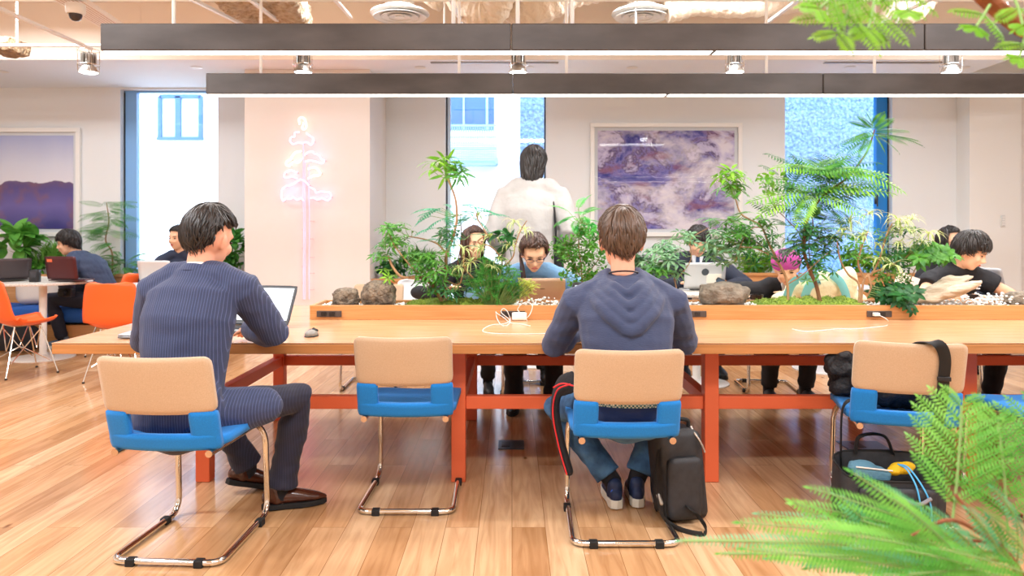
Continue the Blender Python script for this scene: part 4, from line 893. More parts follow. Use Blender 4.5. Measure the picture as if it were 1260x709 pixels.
# man in dark suit and tie
M_dsuit = mat('dark_suit', '#22283a', .8, bump=(60, .3, .005)); M_wshirt = mat('white_shirt', '#eef1f6', .7)
I6 = place(859, 297, 6.4, dict(hz=.50, lean=.22, slump=.3, w=1.05, scale=1.06, head=(0, .5, 0), neckf=.2, handL=(-.20, .46, .74), handR=(.20, .44, .76), elbL=(-1, -.1, -.4), elbR=(1, -.1, -.4), vox=.011,
    top=dict(name='suit_jacket', mat=M_dsuit, thick=.016), bottom=dict(name='trousers', mat=M_dsuit), shoe=dict(mat=M_black), hair=('mop', H_black, 300, 1.04), **sitleg), 'man in dark suit and tie behind the silver laptop')
t = I6['t']; nb = I6['nb']; s2 = I6['s2']; s3 = I6['s3']
f0, f1 = nb+V((0, .055, -.005)), s2+V((0, .142, .0))
g = G(); n_ = V((0, .82, .5)).normalized(); g.prism([(-.05, 0), (.05, 0), (.012, 1), (-.012, 1)], lambda x, k: lerp(f0, f1, k)+V((x, 0, 0)), lambda x, k: lerp(f0, f1, k)+V((x, 0, 0))+n_*.035); g.build('shirt_front', M_wshirt, t)
g = G(); g.prism([(-.014, .08), (.014, .08), (.020, .8), (0, 1), (-.020, .8)], lambda x, k: lerp(f0, f1, k)+V((x, 0, 0))+n_*.03, lambda x, k: lerp(f0, f1, k)+V((x, 0, 0))+n_*.044); g.build('necktie', mat('tie_blue', '#2b4468', .6), t)
collar(I6, M_wshirt, 'shirt_collar', .062, .034)
# person in black cardigan with purple-pink cap
I7 = place(968, 330, 5.35, dict(hz=.50, lean=.45, slump=.35, w=1.05, scale=1.02, head=(-.35, .45, .1), neckf=.2, handL=(-.02, .46, .76), handR=(.34, .40, .76), elbL=(-.9, -.2, -.2), elbR=(1.2, .0, .0), vox=.010,
    top=dict(name='black_cardigan', mat=M_blk, thick=.016, folds=1.2), bottom=dict(name='trousers', mat=M_blk), shoe=dict(mat=M_black), hair=('short', H_black, 150, 1.02), **sitleg), 'person in black cardigan and magenta cap leaning over the far side')
g = G(); HB, hc = I7['HB'], I7['hc']; cb = mat('magenta_knit', '#b8479a', .85, bump=(60, .5, .006))
g.lathe([(.098, .02), (.104, .04), (.098, .085), (.07, .118), (.03, .132), (.002, .135)], hc+HB@V((0, -.012, 0)), 20, R=HB); g.build('cap', cb, I7['t'])
g = G(); f0, f1 = I7['nb']+V((0, .05, 0)), I7['s2']+V((0, .14, 0)); g.prism([(-.04, 0), (.04, 0), (.02, 1), (-.02, 1)], lambda x, k: lerp(f0, f1, k)+V((x, 0, 0)), lambda x, k: lerp(f0, f1, k)+V((x, .03, .02))); g.build('white_undershirt', M_wshirt, I7['t'])
# girl in black t-shirt
I8 = place(1194, 309, 5.2, dict(hz=.50, lean=.35, slump=.22, w=1.0, scale=1.05, head=(.75, .50, 0), neckf=.2, female=True, handL=(-.20, .46, .755), handR=(.18, .46, .755), elbL=(-1, -.2, -.4), elbR=(1, -.2, -.4), vox=.009,
    top=dict(name='black_tshirt', mat=M_blk, thick=.016, sleeve=.4), bottom=dict(name='trousers', mat=M_blk), shoe=dict(mat=M_black), hair=('mop', H_black, 500, 1.08), **sitleg), 'girl with black bobbed hair in black t-shirt with white letters', rz=PI+.1)
t = I8['t']; 
import mathutils
def text_mesh(txt, size, m, name, parent, M, ext=.001):
    c = bpy.data.curves.new(name, 'FONT'); c.body = txt; c.size = size; c.extrude = ext; c.align_x = 'CENTER'; c.align_y = 'CENTER'
    o = bpy.data.objects.new(name+'_tmp', c); COL.objects.link(o); dg = bpy.context.evaluated_depsgraph_get(); me = bpy.data.meshes.new_from_object(o.evaluated_get(dg)); bpy.data.objects.remove(o)
    me.materials.clear(); me.materials.append(m); me.transform(M); q = bpy.data.objects.new(name, me); COL.objects.link(q); q.parent = parent; return q
cch = lerp(I8['s2'], I8['s3'], .42)+V((0, .168, .0)); 
Mt = Matrix.Translation(cch) @ Matrix.Rotation(PI, 4, 'Z') @ Matrix.Rotation(PI/2-.5+1.0, 4, 'X')
Mt = Matrix.Translation(cch) @ Matrix.Rotation(PI, 4, 'Z') @ Matrix.Rotation(PI/2+.42, 4, 'X')
text_mesh('MAKE', .075, mat('print_white', '#f2f2f2', .6), 'shirt_print', t, Mt, .004)
# woman with glasses behind her
I9 = place(1168, 297, 6.6, dict(hz=.50, lean=.12, slump=.15, w=.9, head=(.35, .2, 0), female=True, handL=(-.18, .42, .76), handR=(.18, .42, .76), vox=.011,
    top=dict(name='dark_top', mat=M_blk, thick=.012), bottom=dict(name='trousers', mat=M_blk), shoe=dict(mat=M_black), hair=('long', H_black, 200, 1.04), **sitleg), 'woman with glasses and long black hair behind the girl in t-shirt')
glasses(I9, mat('glasses_black', '#222222', .4))
# man on the bench at left, facing left
M_jk = mat('slate_jacket', '#3a4660', .8, bump=(40, .5, .008))
I10 = place(84, 299, 7.9, dict(hz=.50, lean=.45, slump=.3, w=1.1, scale=1.05, head=(.25, .25, 0), neckf=.2, handL=(-.12, .34, .66), handR=(.10, .42, .74), elbL=(-.8, -.2, -1), elbR=(.8, -.3, -1), vox=.010,
    footR=(.06, .42, .10, .1), footL=(-.12, .36, .005, .1), kneeR=(-.1, 1, .9), kneeL=(-.2, 1, .6),
    top=dict(name='slate_jacket', mat=M_jk, thick=.022, hem=.05, folds=1.4), bottom=dict(name='trousers', mat=mat('charcoal_trousers', '#1f2333', .85)), shoe=dict(mat=mat('grey_shoe', '#5d7080', .6), sole=.012, solemat=mat('pale_sole', '#c9ccc4', .6)), hair=('mop', H_black, 450, 1.08)), 'man in slate jacket on the blue bench leaning to the left', rz=PI/2+.15)
# person half hidden behind the suited man
I11 = place(219, 293, 7.5, dict(hz=.50, lean=.1, slump=.15, w=.95, head=(-.3, .1, 0), handL=(-.18, .42, .76), handR=(.18, .42, .76), vox=.012,
    top=dict(name='dark_top', mat=mat('navy_top', '#28324a', .8)), bottom=dict(name='trousers', mat=M_blk), shoe=dict(mat=M_black), hair=('short', H_black, 200, 1.0), **sitleg), 'person by the left window mostly hidden behind the suited man')
# ================================================================ laptops and small things
def laptop(label, loc, rz, w_, d_, ang, col, scr=None, group=None, keys='#2a2a2c', lidmark=None, th=.014):
    """local: user sits at -Y, hinge at +Y edge; ang = opening angle from closed (deg)"""
    t = thing('laptop', label, 'laptop', loc, rz, group); m = mat('laptop_'+col.strip('#'), col, .4, metal=.35)
    G().pad(w_, d_, th, .012, lambda x, y, o: (x, y-d_/2, th/2+o), 8, 8, .3).build('base', m, t, smooth='all')
    g = G()
    for r in range(5):
        for k in range(13): g.box((-w_*.42+k*w_*.84/12, -.035-r*.02, th+.0015), (w_*.84/13.6, .016, .003))
    g.build('keyboard', mat('keys_'+keys.strip('#'), keys, .5), t, smooth=False)
    G().box((0, -d_+.045, th+.0006), (.10, .06, .0012)).build('trackpad', mat('trackpad_grey', '#8a8d90', .35), t, smooth=False)
    a = math.radians(ang); R = Matrix.Rotation(-(PI-a)+PI, 3, 'X')
    # lid: direction from the hinge; at ang=0 it points to -Y (closed), opens upward
    dv = V((0, -math.cos(a), math.sin(a))); nv = V((0, -math.sin(a), -math.cos(a)))   # nv = screen normal side
    hg = V((0, .0, th+.004))
    G().pad(w_, d_, .006, .012, lambda x, y, o: hg+V((x, 0, 0))+dv*(y+d_/2)+nv*o, 8, 8, .2).build('lid', m, t, smooth='all')
    Rm = Matrix((V((1, 0, 0)), dv, nv)).transposed()
    G().box(hg+dv*d_*.5+nv*.0035, (w_-.008, d_-.012, .001), Rm).build('bezel', M_black, t, smooth=False)
    if scr: G().box(hg+dv*d_*.52+nv*.0042, (w_-.03, d_-.045, .001), Rm).build('screen', scr, t, smooth=False)
    g = G(); g.tube([(-w_*.35, 0, th*.8), (w_*.35, 0, th*.8)], .005, 8); g.build('hinge', M_black, t)
    t['_d'] = 0; del t['_d']
    return t, (lambda x, y, o: hg+V((x, 0, 0))+dv*y-nv*o), Rm
def screen_mat(name, lines, strength=1.1, base='#eef4fb'):
    m = mat(name, '#101418', .2); N = m.node_tree.nodes; L = m.node_tree.links; b = N['Principled BSDF']; tc = N.new('ShaderNodeTexCoord')
    br = N.new('ShaderNodeTexBrick'); br.inputs['Scale'].default_value = lines; br.inputs['Color1'].default_value = rgb(base); br.inputs['Color2'].default_value = rgb('#dfe9f6'); br.inputs['Mortar'].default_value = rgb('#c3d4ea'); br.inputs['Mortar Size'].default_value = .01
    L.new(tc.outputs['Object'], br.inputs[0]); L.new(br.outputs[0], b.inputs['Emission Color']); b.inputs['Emission Strength'].default_value = strength; return m
S_lit = screen_mat('lit_screen', 9)
p = at(322, 402, 3.86)
laptop('black open laptop with bright white screen before the suited man', (p.x-.05, 3.93, TZ), -.16, .36, .235, 120, '#3d4248', S_lit)
p = at(712, 400, 3.95)
laptop('dark laptop with lit screen, mostly hidden behind the hooded man', (.50, 4.02, TZ), -.05, .335, .225, 100, '#2b2f38', S_lit)
t, lidp, Rm = laptop('beige gold laptop seen from behind its lid, facing the woman', (at(667, 370, 4.80).x, 4.78, TZ), PI+.0, .298, .205, 104, '#cfa688', S_lit)
G().box(lidp(0, .135, .0045), (.032, .005, .001), Rm).build('lid_mark', mat('lid_mark', '#8a6448', .4), t, smooth=False)
t, lidp, Rm = laptop('silver laptop with round dark sticker facing the man in tie', (at(865, 350, 6.05).x, 6.02, .755), PI, .335, .225, 105, '#c4c8ca', S_lit)
G().lathe([(.030, -.0005), (.030, .0008)], lidp(0, .145, .0045), 24, R=Rm).build('round_sticker', mat('sticker_dark', '#39424a', .5), t)
G().box(lidp(-.075, .09, .0042), (.12, .08, .001), Rm).build('paper_note', mat('note_paper', '#e9e2d6', .8), t, smooth=False)
laptop('silver laptop tilted open at far right behind the girl', (at(1208, 352, 5.6).x, 5.55, .76), PI/2+.5, .30, .21, 112, '#b9bcc0', None)
laptop('pale silver laptop on the cafe table left of the suited man', (at(192, 332, 6.75).x, 6.75, .765), PI, .30, .20, 105, '#d9dcde', None)
t, lidp, Rm = laptop('dark maroon laptop facing the man on the bench', (at(76, 346, 7.0).x, 7.02, .765), PI-.15, .33, .225, 100, '#54282c', None)
G().box(lidp(.115, .185, .0045), (.055, .028, .001), Rm).build('orange_label', mat('label_orange', '#e6744c', .6), t, smooth=False)
laptop('dark grey laptop at the far left edge on the round table', (at(14, 346, 7.1).x, 7.1, .765), -PI/2-.75, .31, .215, 112, '#4a4347', None)
# closed laptop on a folder at far left of the table
p = at(158, 413, 3.52)
t = thing('closed_laptop', 'closed grey laptop lying at the left end of the table', 'laptop', (p.x+.10, 3.66, TZ), .05)
G().pad(.34, .24, .012, .012, lambda x, y, o: (x, y, .010+o), 8, 8, .3).build('base', mat('grey_shell', '#8f949c', .4, metal=.4), t, smooth='all')
G().pad(.34, .24, .006, .012, lambda x, y, o: (x, y, .020+o), 8, 8, .2).build('lid', mat('silver_shell', '#c4cad4', .35, metal=.4), t, smooth='all')
# mouse
p = at(382, 409, 3.62); t = thing('computer_mouse', 'black and grey wireless mouse on the oak table', 'mouse', (p.x, 3.64, TZ), -.1)
G().ell((0, 0, .012), (.031, .052, .022)).build('shell', mat('mouse_grey', '#8b8984', .35), t)
G().pad(.05, .055, .010, .02, lambda x, y, o: (x, y+.018, .0305-9*(x*x)-3*(y*y)+o), 8, 8, .6).build('buttons', M_black, t, smooth='all'); G().tube([(0, .02, .036), (0, .036, .034)], .004, 8, rnd=True).build('scroll_wheel', M_rubber, t)
G().tube([(-.030*math.cos(a), .05*math.sin(a), .003) for a in [k*PI/10 for k in range(20)]], .003, 6, closed=True).build('base_ring', M_black, t)
# cables and chargers
M_cab = mat('white_cable', '#f2f0ee', .4)
def cable(name, pts, label, cat='cable', r=.0022): 
    return tag(G().tube(smoothpath(pts, 8), r, 8, rnd=True).build(name, M_cab), label, cat)
def tp(px, py, lift=.003):      # a point on the table top
    d = (EYE-TZ-lift)*F/(py-CY); return V(((px-CX)*d/F, d, TZ+lift))
fy = PY0
c = at(639, 390.5, fy-.045); t = thing('charger', 'white charger block plugged into the planter outlet', 'charger', (c.x, fy-.05, TZ+.002))
G().pad(.086, .044, .03, .008, lambda x, z, o: (c.x+x, fy-.05+o, TZ+.026+z), 8, 8, .2).build('block', M_white, t, True, smooth='all'); G().box((c.x-.005, fy-.022, TZ+.028), (.03, .03, .016)).build('plug', M_white, t, True)
def fp(px, py, off=.05): return at(px, py, fy-off)
cable('charging_cable', [fp(648, 393, .06), fp(650, 400, .08), tp(652, 401), tp(645, 399.5), tp(628, 397), fp(620, 391, .05), fp(612, 386, .04), fp(610, 384, .04), fp(612, 393, .06), tp(617, 400), tp(624, 400.5), fp(628, 394, .05), fp(624, 383, .04), fp(619, 380, .03), fp(617, 385, .04), fp(627, 394, .06), tp(620, 398.5), tp(605, 400), tp(595, 405), tp(597, 409), tp(620, 411), tp(660, 411), tp(690, 409)], 'thin white charging cable looping beside the charger block')
cable('charging_cable', [fp(640, 385, .04), fp(637, 381, .035), fp(641, 375, .05), fp(648, 372, .02), fp(655, 376, .04), fp(652, 387, .05), fp(645, 394, .06)], 'short white cable loop rising over the planter edge')
c = at(1078, 387, fy-.02); t = thing('usb_plug', 'small white plug in the right planter outlet', 'plug', tuple(c)); G().box(c, (.034, .034, .020)).build('body', M_white, t, True, bevel=.004); G().box(c+V((.006, -.02, -.002)), (.012, .012, .010)).build('connector', M_white, t, True, bevel=.002)
cable('charging_cable', [c+V((.006, -.026, -.002)), c+V((.03, -.06, -.02)), fp(1094, 398, .06), tp(1090, 401), tp(1074, 403), tp(1050, 405), tp(1030, 405), tp(1010, 407), tp(990, 408), tp(975, 405)], 'white cable trailing left from the small plug')
# mug, phone, glass, cup
def mug(label, px, py, d, h, r, m, name='mug', handle=True, cat='mug', z=None):
    c = at(px, py, d); z = z if z is not None else c.z; t = thing(name, label, cat, (c.x, d, z))
    G().lathe([(r*.92, 0), (r, .006), (r, h), (r-.004, h), (r-.006, .01), (.001, .008)], (0, 0, 0), 28).build('cup', m, t)
    if handle: G().tube(smoothpath([(-r*.9, 0, h*.8), (-r*1.55, 0, h*.7), (-r*1.5, 0, h*.35), (-r*.9, 0, h*.25)], 5), .005, 8).build('handle', m, t)
    return t
M_mug = mat('dark_mug', '#2c2220', .25)
t = mug('dark brown coffee mug with small white mark behind the planter', 931, 372, 4.82, .105, .042, M_mug, z=TZ); text_mesh('we', .022, mat('print_white', '#f2f2f2', .6), 'mug_print', t, Matrix.Translation((-.012, -.0415, .055))@Matrix.Rotation(PI/2, 4, 'X'))
t = mug('dark cup with small white mark at far right table', 1137, 347, 5.2, .095, .038, M_mug, z=TZ+.06, handle=False, name='paper_cup', cat='cup')
t.location.z = TZ
mug('black tumbler in front of the girl in the t-shirt', 1198, 365, 4.86, .10, .036, mat('tumbler_black', '#1d1e22', .15), z=TZ, handle=False, name='tumbler', cat='tumbler')
c = at(893, 352, 4.95); t = thing('smartphone', 'dark smartphone propped up behind the grey rock', 'phone', (c.x, c.y, TZ)); 
Rp = Matrix.Rotation(.5, 3, 'Y')@Matrix.Rotation(.6, 3, 'X'); 
t.location = tuple(at(891, 349, 6.0)); t.location.z = .757; G().pad(.16, .075, .009, .01, lambda x, z, o: Rp@V((x, o, z))+V((0, 0, .05)), 6, 6, .2).build('case', M_black, t, smooth='all'); G().box(Rp@V((0, -.0052, 0))+V((0, 0, .05)), (.145, .001, .066), Rp).build('screen', mat('phone_glass', '#3a5068', .1), t, smooth=False)
# cream and teal tote bag beyond the planter
M_cream = mat('cream_canvas', '#efe9c4', .8, bump=(14, .8, .03)); M_teal = mat('teal_strap', '#7fd0d6', .7)
t = thing('tote_bag', 'cream tote bag with pale teal straps behind the right planter trees', 'bag', tuple(at(1010, 372, 5.0))); t.location.z = TZ
g = G(); 
for (px, py, rx_, rz_) in ((985, 356, .14, .10), (1010, 352, .20, .13), (1036, 354, .13, .15), (1044, 346, .07, .13), (1000, 362, .24, .07)):
    g.ell(at(px, py, 5.02), (rx_*.75, .09, rz_*.8))
for (px, py) in ((965, 368), (1050, 368)): g.ell(at(px, py, 5.02), (.09, .08, .05))
g.build('body', M_cream, t, True, remesh=.012, sm=6)
for pts in ([(968, 365), (976, 348), (990, 341), (1006, 338)], [(990, 366), (996, 352), (1008, 346)], [(1024, 338), (1034, 347), (1040, 360), (1042, 370)]):
    P = smoothpath([at(x, y, 4.93) for x, y in pts], 5); G().tube(P, [(.028, .006)]*len(P), 8, ref=(1, 0, .4), rnd=True).build('strap', M_teal, t, True)
# books, papers
M_page = mat('book_paper', '#f5f1e6', .8)
def book(label, px, py, d, rz, w_, h_, th, cover, z=TZ, tilt=0):
    c = at(px, py, d); t = thing('book', label, 'book', (c.x, d, z), rz); R = Matrix.Rotation(tilt, 3, 'X')
    g = G()
    for s in (-1, 1):
        n = 8; rr = []
        for k in range(n+1): x = s*w_/2*k/n; zz = th*(math.sin(PI*min(1, k/n*.9+.06))*.8+.15)
        rr = [[R@V((s*w_/2*k/n, y, 0)) for y in (-h_/2, h_/2)]+[R@V((s*w_/2*k/n, y, .004+th*(.35+.65*math.sin(PI*min(1, (k/n)*.75+.12))))) for y in (h_/2, -h_/2)] for k in range(n+1)]
        g.rings(rr, True)
    g.build('pages', M_page, t); G().box(R@V((0, 0, -.002)), (w_+.01, h_+.01, .003), R).build('cover', cover, t, smooth=False); return t
book('thick open book with cream pages right of the driftwood', 1228, 372, 4.95, .4, .36, .23, .05, mat('cover_ochre', '#caa24a', .6))
book('open white notebook at the right edge behind the planter', 1262, 374, 4.90, -.1, .30, .21, .035, M_white)
t = thing('spiral_notebook', 'white printed notebook standing open left of the driftwood', 'notebook', tuple(at(1112, 372, 5.05))); t.location.z = TZ
Rn = Matrix.Rotation(.35, 3, 'Y'); c0 = V((0, 0, .115)); G().box(Rn@V((0, 0, 0))+c0, (.15, .02, .22), Rn).build('pages', M_page, t, smooth=False); G().box(Rn@V((.078, 0, 0))+c0, (.006, .024, .222), Rn).build('cover', M_blk, t, smooth=False)
g = G(); 
for r in range(9):
    for k in range(3): g.box(Rn@V((-.01+.022*k, -.0108, -.085+.02*r))+c0, (.013, .001, .006), Rn)
g.build('printed_text', mat('ink_grey', '#8a8a90', .7), t, smooth=False)
# white shell chair with black bag, left beyond rocks
t = thing('white_chair', 'white round backed shell chair beyond the left planter', 'chair', (at(519, 0, 6.3).x, 6.3, 0)); M_ws = mat('shell_white', '#eceeef', .4)
def shell(W_, Hh, D_, seat_z, m, t, ny=14, nx=14):
    rows = []
    prof = [(D_*.5, seat_z+.012), (D_*.46, seat_z+.004), (D_*.25, seat_z-.012), (0, seat_z-.02), (-D_*.25, seat_z-.008), (-D_*.42, seat_z+.035), (-D_*.5, seat_z+.10), (-D_*.55, seat_z+.20), (-D_*.60, seat_z+Hh*.75), (-D_*.63, seat_z+Hh*.93), (-D_*.64, seat_z+Hh)]
    P = smoothpath([(0, a, b) for a, b in prof], 3); n = len(P)
    for i, p in enumerate(P):
        k = i/(n-1); wv = W_/2*(.86+.22*math.sin(PI*min(1, k*1.15)))*(1 if k < .86 else math.sqrt(max(.05, 1-((k-.86)/.15)**2*.75)))*(1 if k > .08 else .8+.2*math.sqrt(k/.08)); row = []
        for j in range(nx+1):
            u = -1+2*j/nx; lift = .055*abs(u)**2.6*(1 if k < .5 else .25); fw = .05*abs(u)**2*(0 if k < .4 else 1)
            row.append(V((u*wv, p.y+fw, p.z+lift)))
        rows.append(row)
    g = G(); vs = [p for r in rows for p in r]; fs = [(i*(nx+1)+j, i*(nx+1)+j+1, (i+1)*(nx+1)+j+1, (i+1)*(nx+1)+j) for i in range(n-1) for j in range(nx)]; g.add(vs, fs)
    o = g.build('shell', m, t, smooth='all'); md = o.modifiers.new('t', 'SOLIDIFY'); md.thickness = .010; return o
def wire_base(t, zt, r=.0055, m=None):
    m = m or M_chrome
    for sx in (-1, 1):
        for sy in (-1, 1):
            G().tube([(sx*.12, sy*.10, zt), (sx*.215, sy*.20, .012)], r, 8).build('leg', m, t); G().tube([(sx*.215, sy*.20, 0), (sx*.215, sy*.20, .014)], .011, 8).build('foot', M_black, t)
    g = G()
    for s in (-1, 1):
        g.tube([(s*.13, -.10, zt-.03), (s*.05, 0, zt-.20), (s*.175, .15, .12)], r*.8, 6); g.tube([(s*.13, .10, zt-.03), (s*.05, 0, zt-.20), (s*.175, -.15, .12)], r*.8, 6)
        g.tube([(-.12, s*.10, zt-.01), (0, s*.12, zt-.22), (.12, s*.10, zt-.01)], r*.8, 6)
    g.tube([(-.05, 0, zt-.20), (.05, 0, zt-.20)], r*.8, 6); g.tube([(-.13, -.1, zt), (.13, -.1, zt), (.13, .1, zt), (-.13, .1, zt)], r, 6, closed=True); g.build('wire_struts', m, t)
shell(.46, .37, .42, .44, M_ws, t); wire_base(t, .43); t.rotation_euler.z = PI+.2
t = thing('handbag', 'small black handbag with thin straps behind the large left rock', 'bag', tuple(at(519, 362, 5.15))); t.location.z = TZ
g = G(); c = at(517, 360, 5.15); g.ell(c, (.07, .05, .05)); g.ell(c+V((.04, 0, -.02)), (.06, .04, .035)); g.build('pouch', M_blk, t, True, remesh=.008, sm=3)
G().tube(smoothpath([at(506, 352, 5.12), at(513, 346, 5.1), at(524, 348, 5.1), at(530, 362, 5.1)], 5), .004, 6).build('strap', M_blk, t, True)
# orange shell chairs at the cafe table
M_os = mat('orange_shell', '#fb6a2c', .38)
oc = thing('orange_shell_chair', 'orange shell chair with chrome wire legs at the far left edge', 'chair', (at(14, 0, 6.35).x, 6.42, 0), PI/2+PI-.25+PI, 'orange shell chairs'); shell(.46, .38, .42, .44, M_os, oc); wire_base(oc, .43)
oc.rotation_euler.z = -PI/2+.95; oc.location = (at(27, 0, 6.4).x, 6.4, 0)
o2 = copy_tree(oc); o2.location = (at(149, 0, 6.2).x, 6.2, 0); o2.rotation_euler.z = .12; o2['label'] = 'orange shell chair seen from behind, left of the suited man'
o3 = copy_tree(oc); o3.location = (at(131, 0, 8.05).x, 7.35, 0); o3.rotation_euler.z = PI; o3.location = (at(146, 0, 7.4).x, 7.4, 0); o3.rotation_euler.z = PI/2-.2; o3['label'] = 'orange shell chair barely showing behind the bench man'
bpy.data.objects.remove(o3) if False else None
# round cafe tables
def cafe(label, px, d, r=.40, z=.755, rb=.28):
    t = thing('cafe_table', label, 'table', (at(px, 0, d).x, d, 0), 0, 'round white cafe tables')
    G().lathe([(r-.004, z-.024), (r, z-.02), (r, z-.004), (r-.004, z)], (0, 0, 0), 48).build('table_top', mat('cafe_top', '#f4f2ee', .35, col2='#b9a890', noise=(160, (1, 1, 1))), t)
    G().lathe([(.10, z-.03), (.035, z-.045), (.032, .06), (.05, .035)], (0, 0, 0), 24).build('pedestal', M_white, t)
    G().lathe([(rb, 0), (rb, .008), (rb*.6, .02), (.05, .034), (.001, .035)], (0, 0, 0), 48).build('base_disc', M_white, t); return t
cafe('round white cafe table with two laptops at far left', 53, 7.2, .43)
cafe('round white cafe table behind the suited man', 185, 6.75, .33)
cafe('round white cafe table with the silver laptop', 857, 6.0, .36, rb=.26)
cafe('round white cafe table glimpsed under the table beside hooded man', 655, 6.9, .36, rb=.30)
cafe('round white cafe table glimpsed under the table at right', 1018, 6.6, .40, rb=.30)
# things on the left cafe table
t = thing('speaker_box', 'small black box between the two laptops on round table', 'box', (at(43, 0, 7.05).x, 7.05, .755)); G().pad(.085, .12, .06, .008, lambda x, z, o: (x, o, .06+z), 6, 6, .15).build('body', M_black, t, smooth='all'); G().box((0, -.031, .075), (.06, .002, .06)).build('panel', mat('panel_grey', '#3b3b40', .2), t, smooth=False)
# camera held by the bench man
t = thing('handheld_camera', 'black camera hanging below the round table edge by the bench man', 'camera', tuple(at(82, 360, 7.55))); g = G(); c = at(82, 360, 7.55); g.box(c, (.14, .08, .09)); g.build('body', M_black, t, True, bevel=.012); G().lathe([(.035, 0), (.035, .06), (.03, .065)], c+V((0, -.04, 0)), 20, R=Matrix.Rotation(PI/2, 3, 'X')).build('lens', M_rubber, t, True)
# blue bench, cushions, bags
t = thing('bench', 'long low bench with blue seat cushion on an oak plinth', 'bench', (-4.7, 8.12, 0))
G().box((-4.9, 8.1, .12), (3.4, .55, .24)).build('plinth', M_plant, t, True, smooth=False, bevel=.004)
for k in range(3): G().pad(1.12, .60, .19, .06, lambda x, y, o: (x-6.05+k*1.14, y+8.09, .345+o), 14, 10, .35).build('seat_cushion', mat('bench_blue', '#1d57a8', .8, bump=(200, .3, .003)), t, True, smooth='all')
M_cush = mat('pale_cushion', '#d9d3cd', .85, bump=(60, .3, .005))
t = thing('cushion', 'pale grey bolster cushion on the bench behind round table', 'cushion', (at(45, 0, 7.95).x, 8.05, .44)); G().pad(.55, .30, .20, .1, lambda x, z, o: (x, o*1.0, .15+z), 12, 10, .7).build('pillow', M_cush, t, smooth='all')
G().tube([(-.27, 0, .15), (-.20, 0, .29), (0, 0, .302), (.20, 0, .29), (.27, 0, .15)], .005, 6).build('piping', M_white, t)
t = thing('duffel_bag', 'black duffel bag on the floor behind the round table', 'bag', (at(22, 0, 7.6).x, 7.55, 0)); g = G(); g.ell((0, 0, .16), (.28, .13, .16)); g.box((0, 0, .08), (.44, .2, .12)); g.build('body', M_blk, t, remesh=.015, sm=5); G().tube(smoothpath([(-.12, -.08, .27), (-.08, -.1, .36), (.08, -.1, .36), (.12, -.08, .27)], 5), .01, 8).build('handle', M_blk, t)
# ledge planters along the windows
def ledge(label, x0, x1, y0, z=.72, h=.12, y1=8.72):
    t = thing('window_planter', label, 'planter', ((x0+x1)/2, (y0+y1)/2, 0), 0, 'oak planters under the windows')
    g = G(); g.box(((x0+x1)/2, y0+.02, z/2), (x1-x0, .04, z)); g.box((x0+.02, (y0+y1)/2+.02, z/2), (.04, y1-y0-.04, z)); g.box((x1-.02, (y0+y1)/2+.02, z/2), (.04, y1-y0-.04, z)); g.build('casing', M_plant, t, True, smooth=False)
    g = G(); g.box(((x0+x1)/2, y0+.03, z+.015), (x1-x0+.04, .10, .03)); g.build('rim', M_plant, t, True, bevel=.003)
    G().box(((x0+x1)/2, (y0+y1)/2+.05, z-.06), (x1-x0-.08, y1-y0-.10, .04)).build('soil', MATS['dark_soil'], t, True, smooth=False); return t
ledge('oak planter box along the left window and bench', -6.6, cx0-.03, 8.42)
ledge('oak planter box left of the middle window', cx1+.02, -.86, 7.9, .70)
ledge('oak planter box under the mountain picture', .95, 3.2, 8.3, .74)
ledge('oak planter box under the right window', 3.3, 4.7, 8.3, .74)

# ================================================================ near bags
# black laptop backpack standing by the hooded man's chair
t = thing('laptop_backpack', 'upright black laptop bag standing beside the hooded man chair', 'bag', (at(833, 0, 3.2).x, 3.2, 0), .25)
M_nyl = mat('black_nylon', '#242427', .6, col2='#303034', noise=(30, (1, 1, 1)), bump=(260, .3, .002))
G().pad(.20, .385, .155, .035, lambda x, z, o: (x-.02*(z/.19), o+.0*z, z+.197), 12, 14, .25).build('body', M_nyl, t, smooth='all')
G().pad(.155, .26, .05, .03, lambda x, z, o: (x-.01, -.088+o, z+.155), 10, 12, .45).build('front_pocket', M_nyl, t, smooth='all')
G().tube([(-.085, -.05, .02), (-.10, -.05, .36), (.075, -.05, .365), (.088, -.05, .02)], .005, 6).build('piping', M_rubber, t)
G().tube(smoothpath([(-.05, 0, .385), (-.045, 0, .425), (.045, 0, .42), (.055, 0, .385)], 6), .009, 8).build('handle', M_rubber, t)
for s in (-1, 1): G().tube([(s*.055-.0, -.02, .392), (s*.055, -.032, .386), (s*.055, -.03, .372)], .007, 8).build('ring', M_alu, t)
G().tube(smoothpath([(.05, -.06, .38), (.07, -.085, .34), (.085, -.09, .30)], 5), .004, 6).build('zipper', M_alu, t)
P = smoothpath([(-.06, -.04, .385), (-.105, -.05, .33), (-.13, -.06, .20), (-.12, -.09, .06), (-.07, -.15, .012), (.0, -.22, .008), (.045, -.17, .012), (.03, -.12, .05), (-.02, -.12, .09)], 6)
G().tube(P, [(.003, .014)]*len(P), 8, ref=(1, 0, 0)).build('shoulder_strap', M_rubber, t)
G().tube([(-.125, -.075, .13), (-.118, -.09, .10)], .009, 8, rnd=True).build('buckle', M_alu, t)
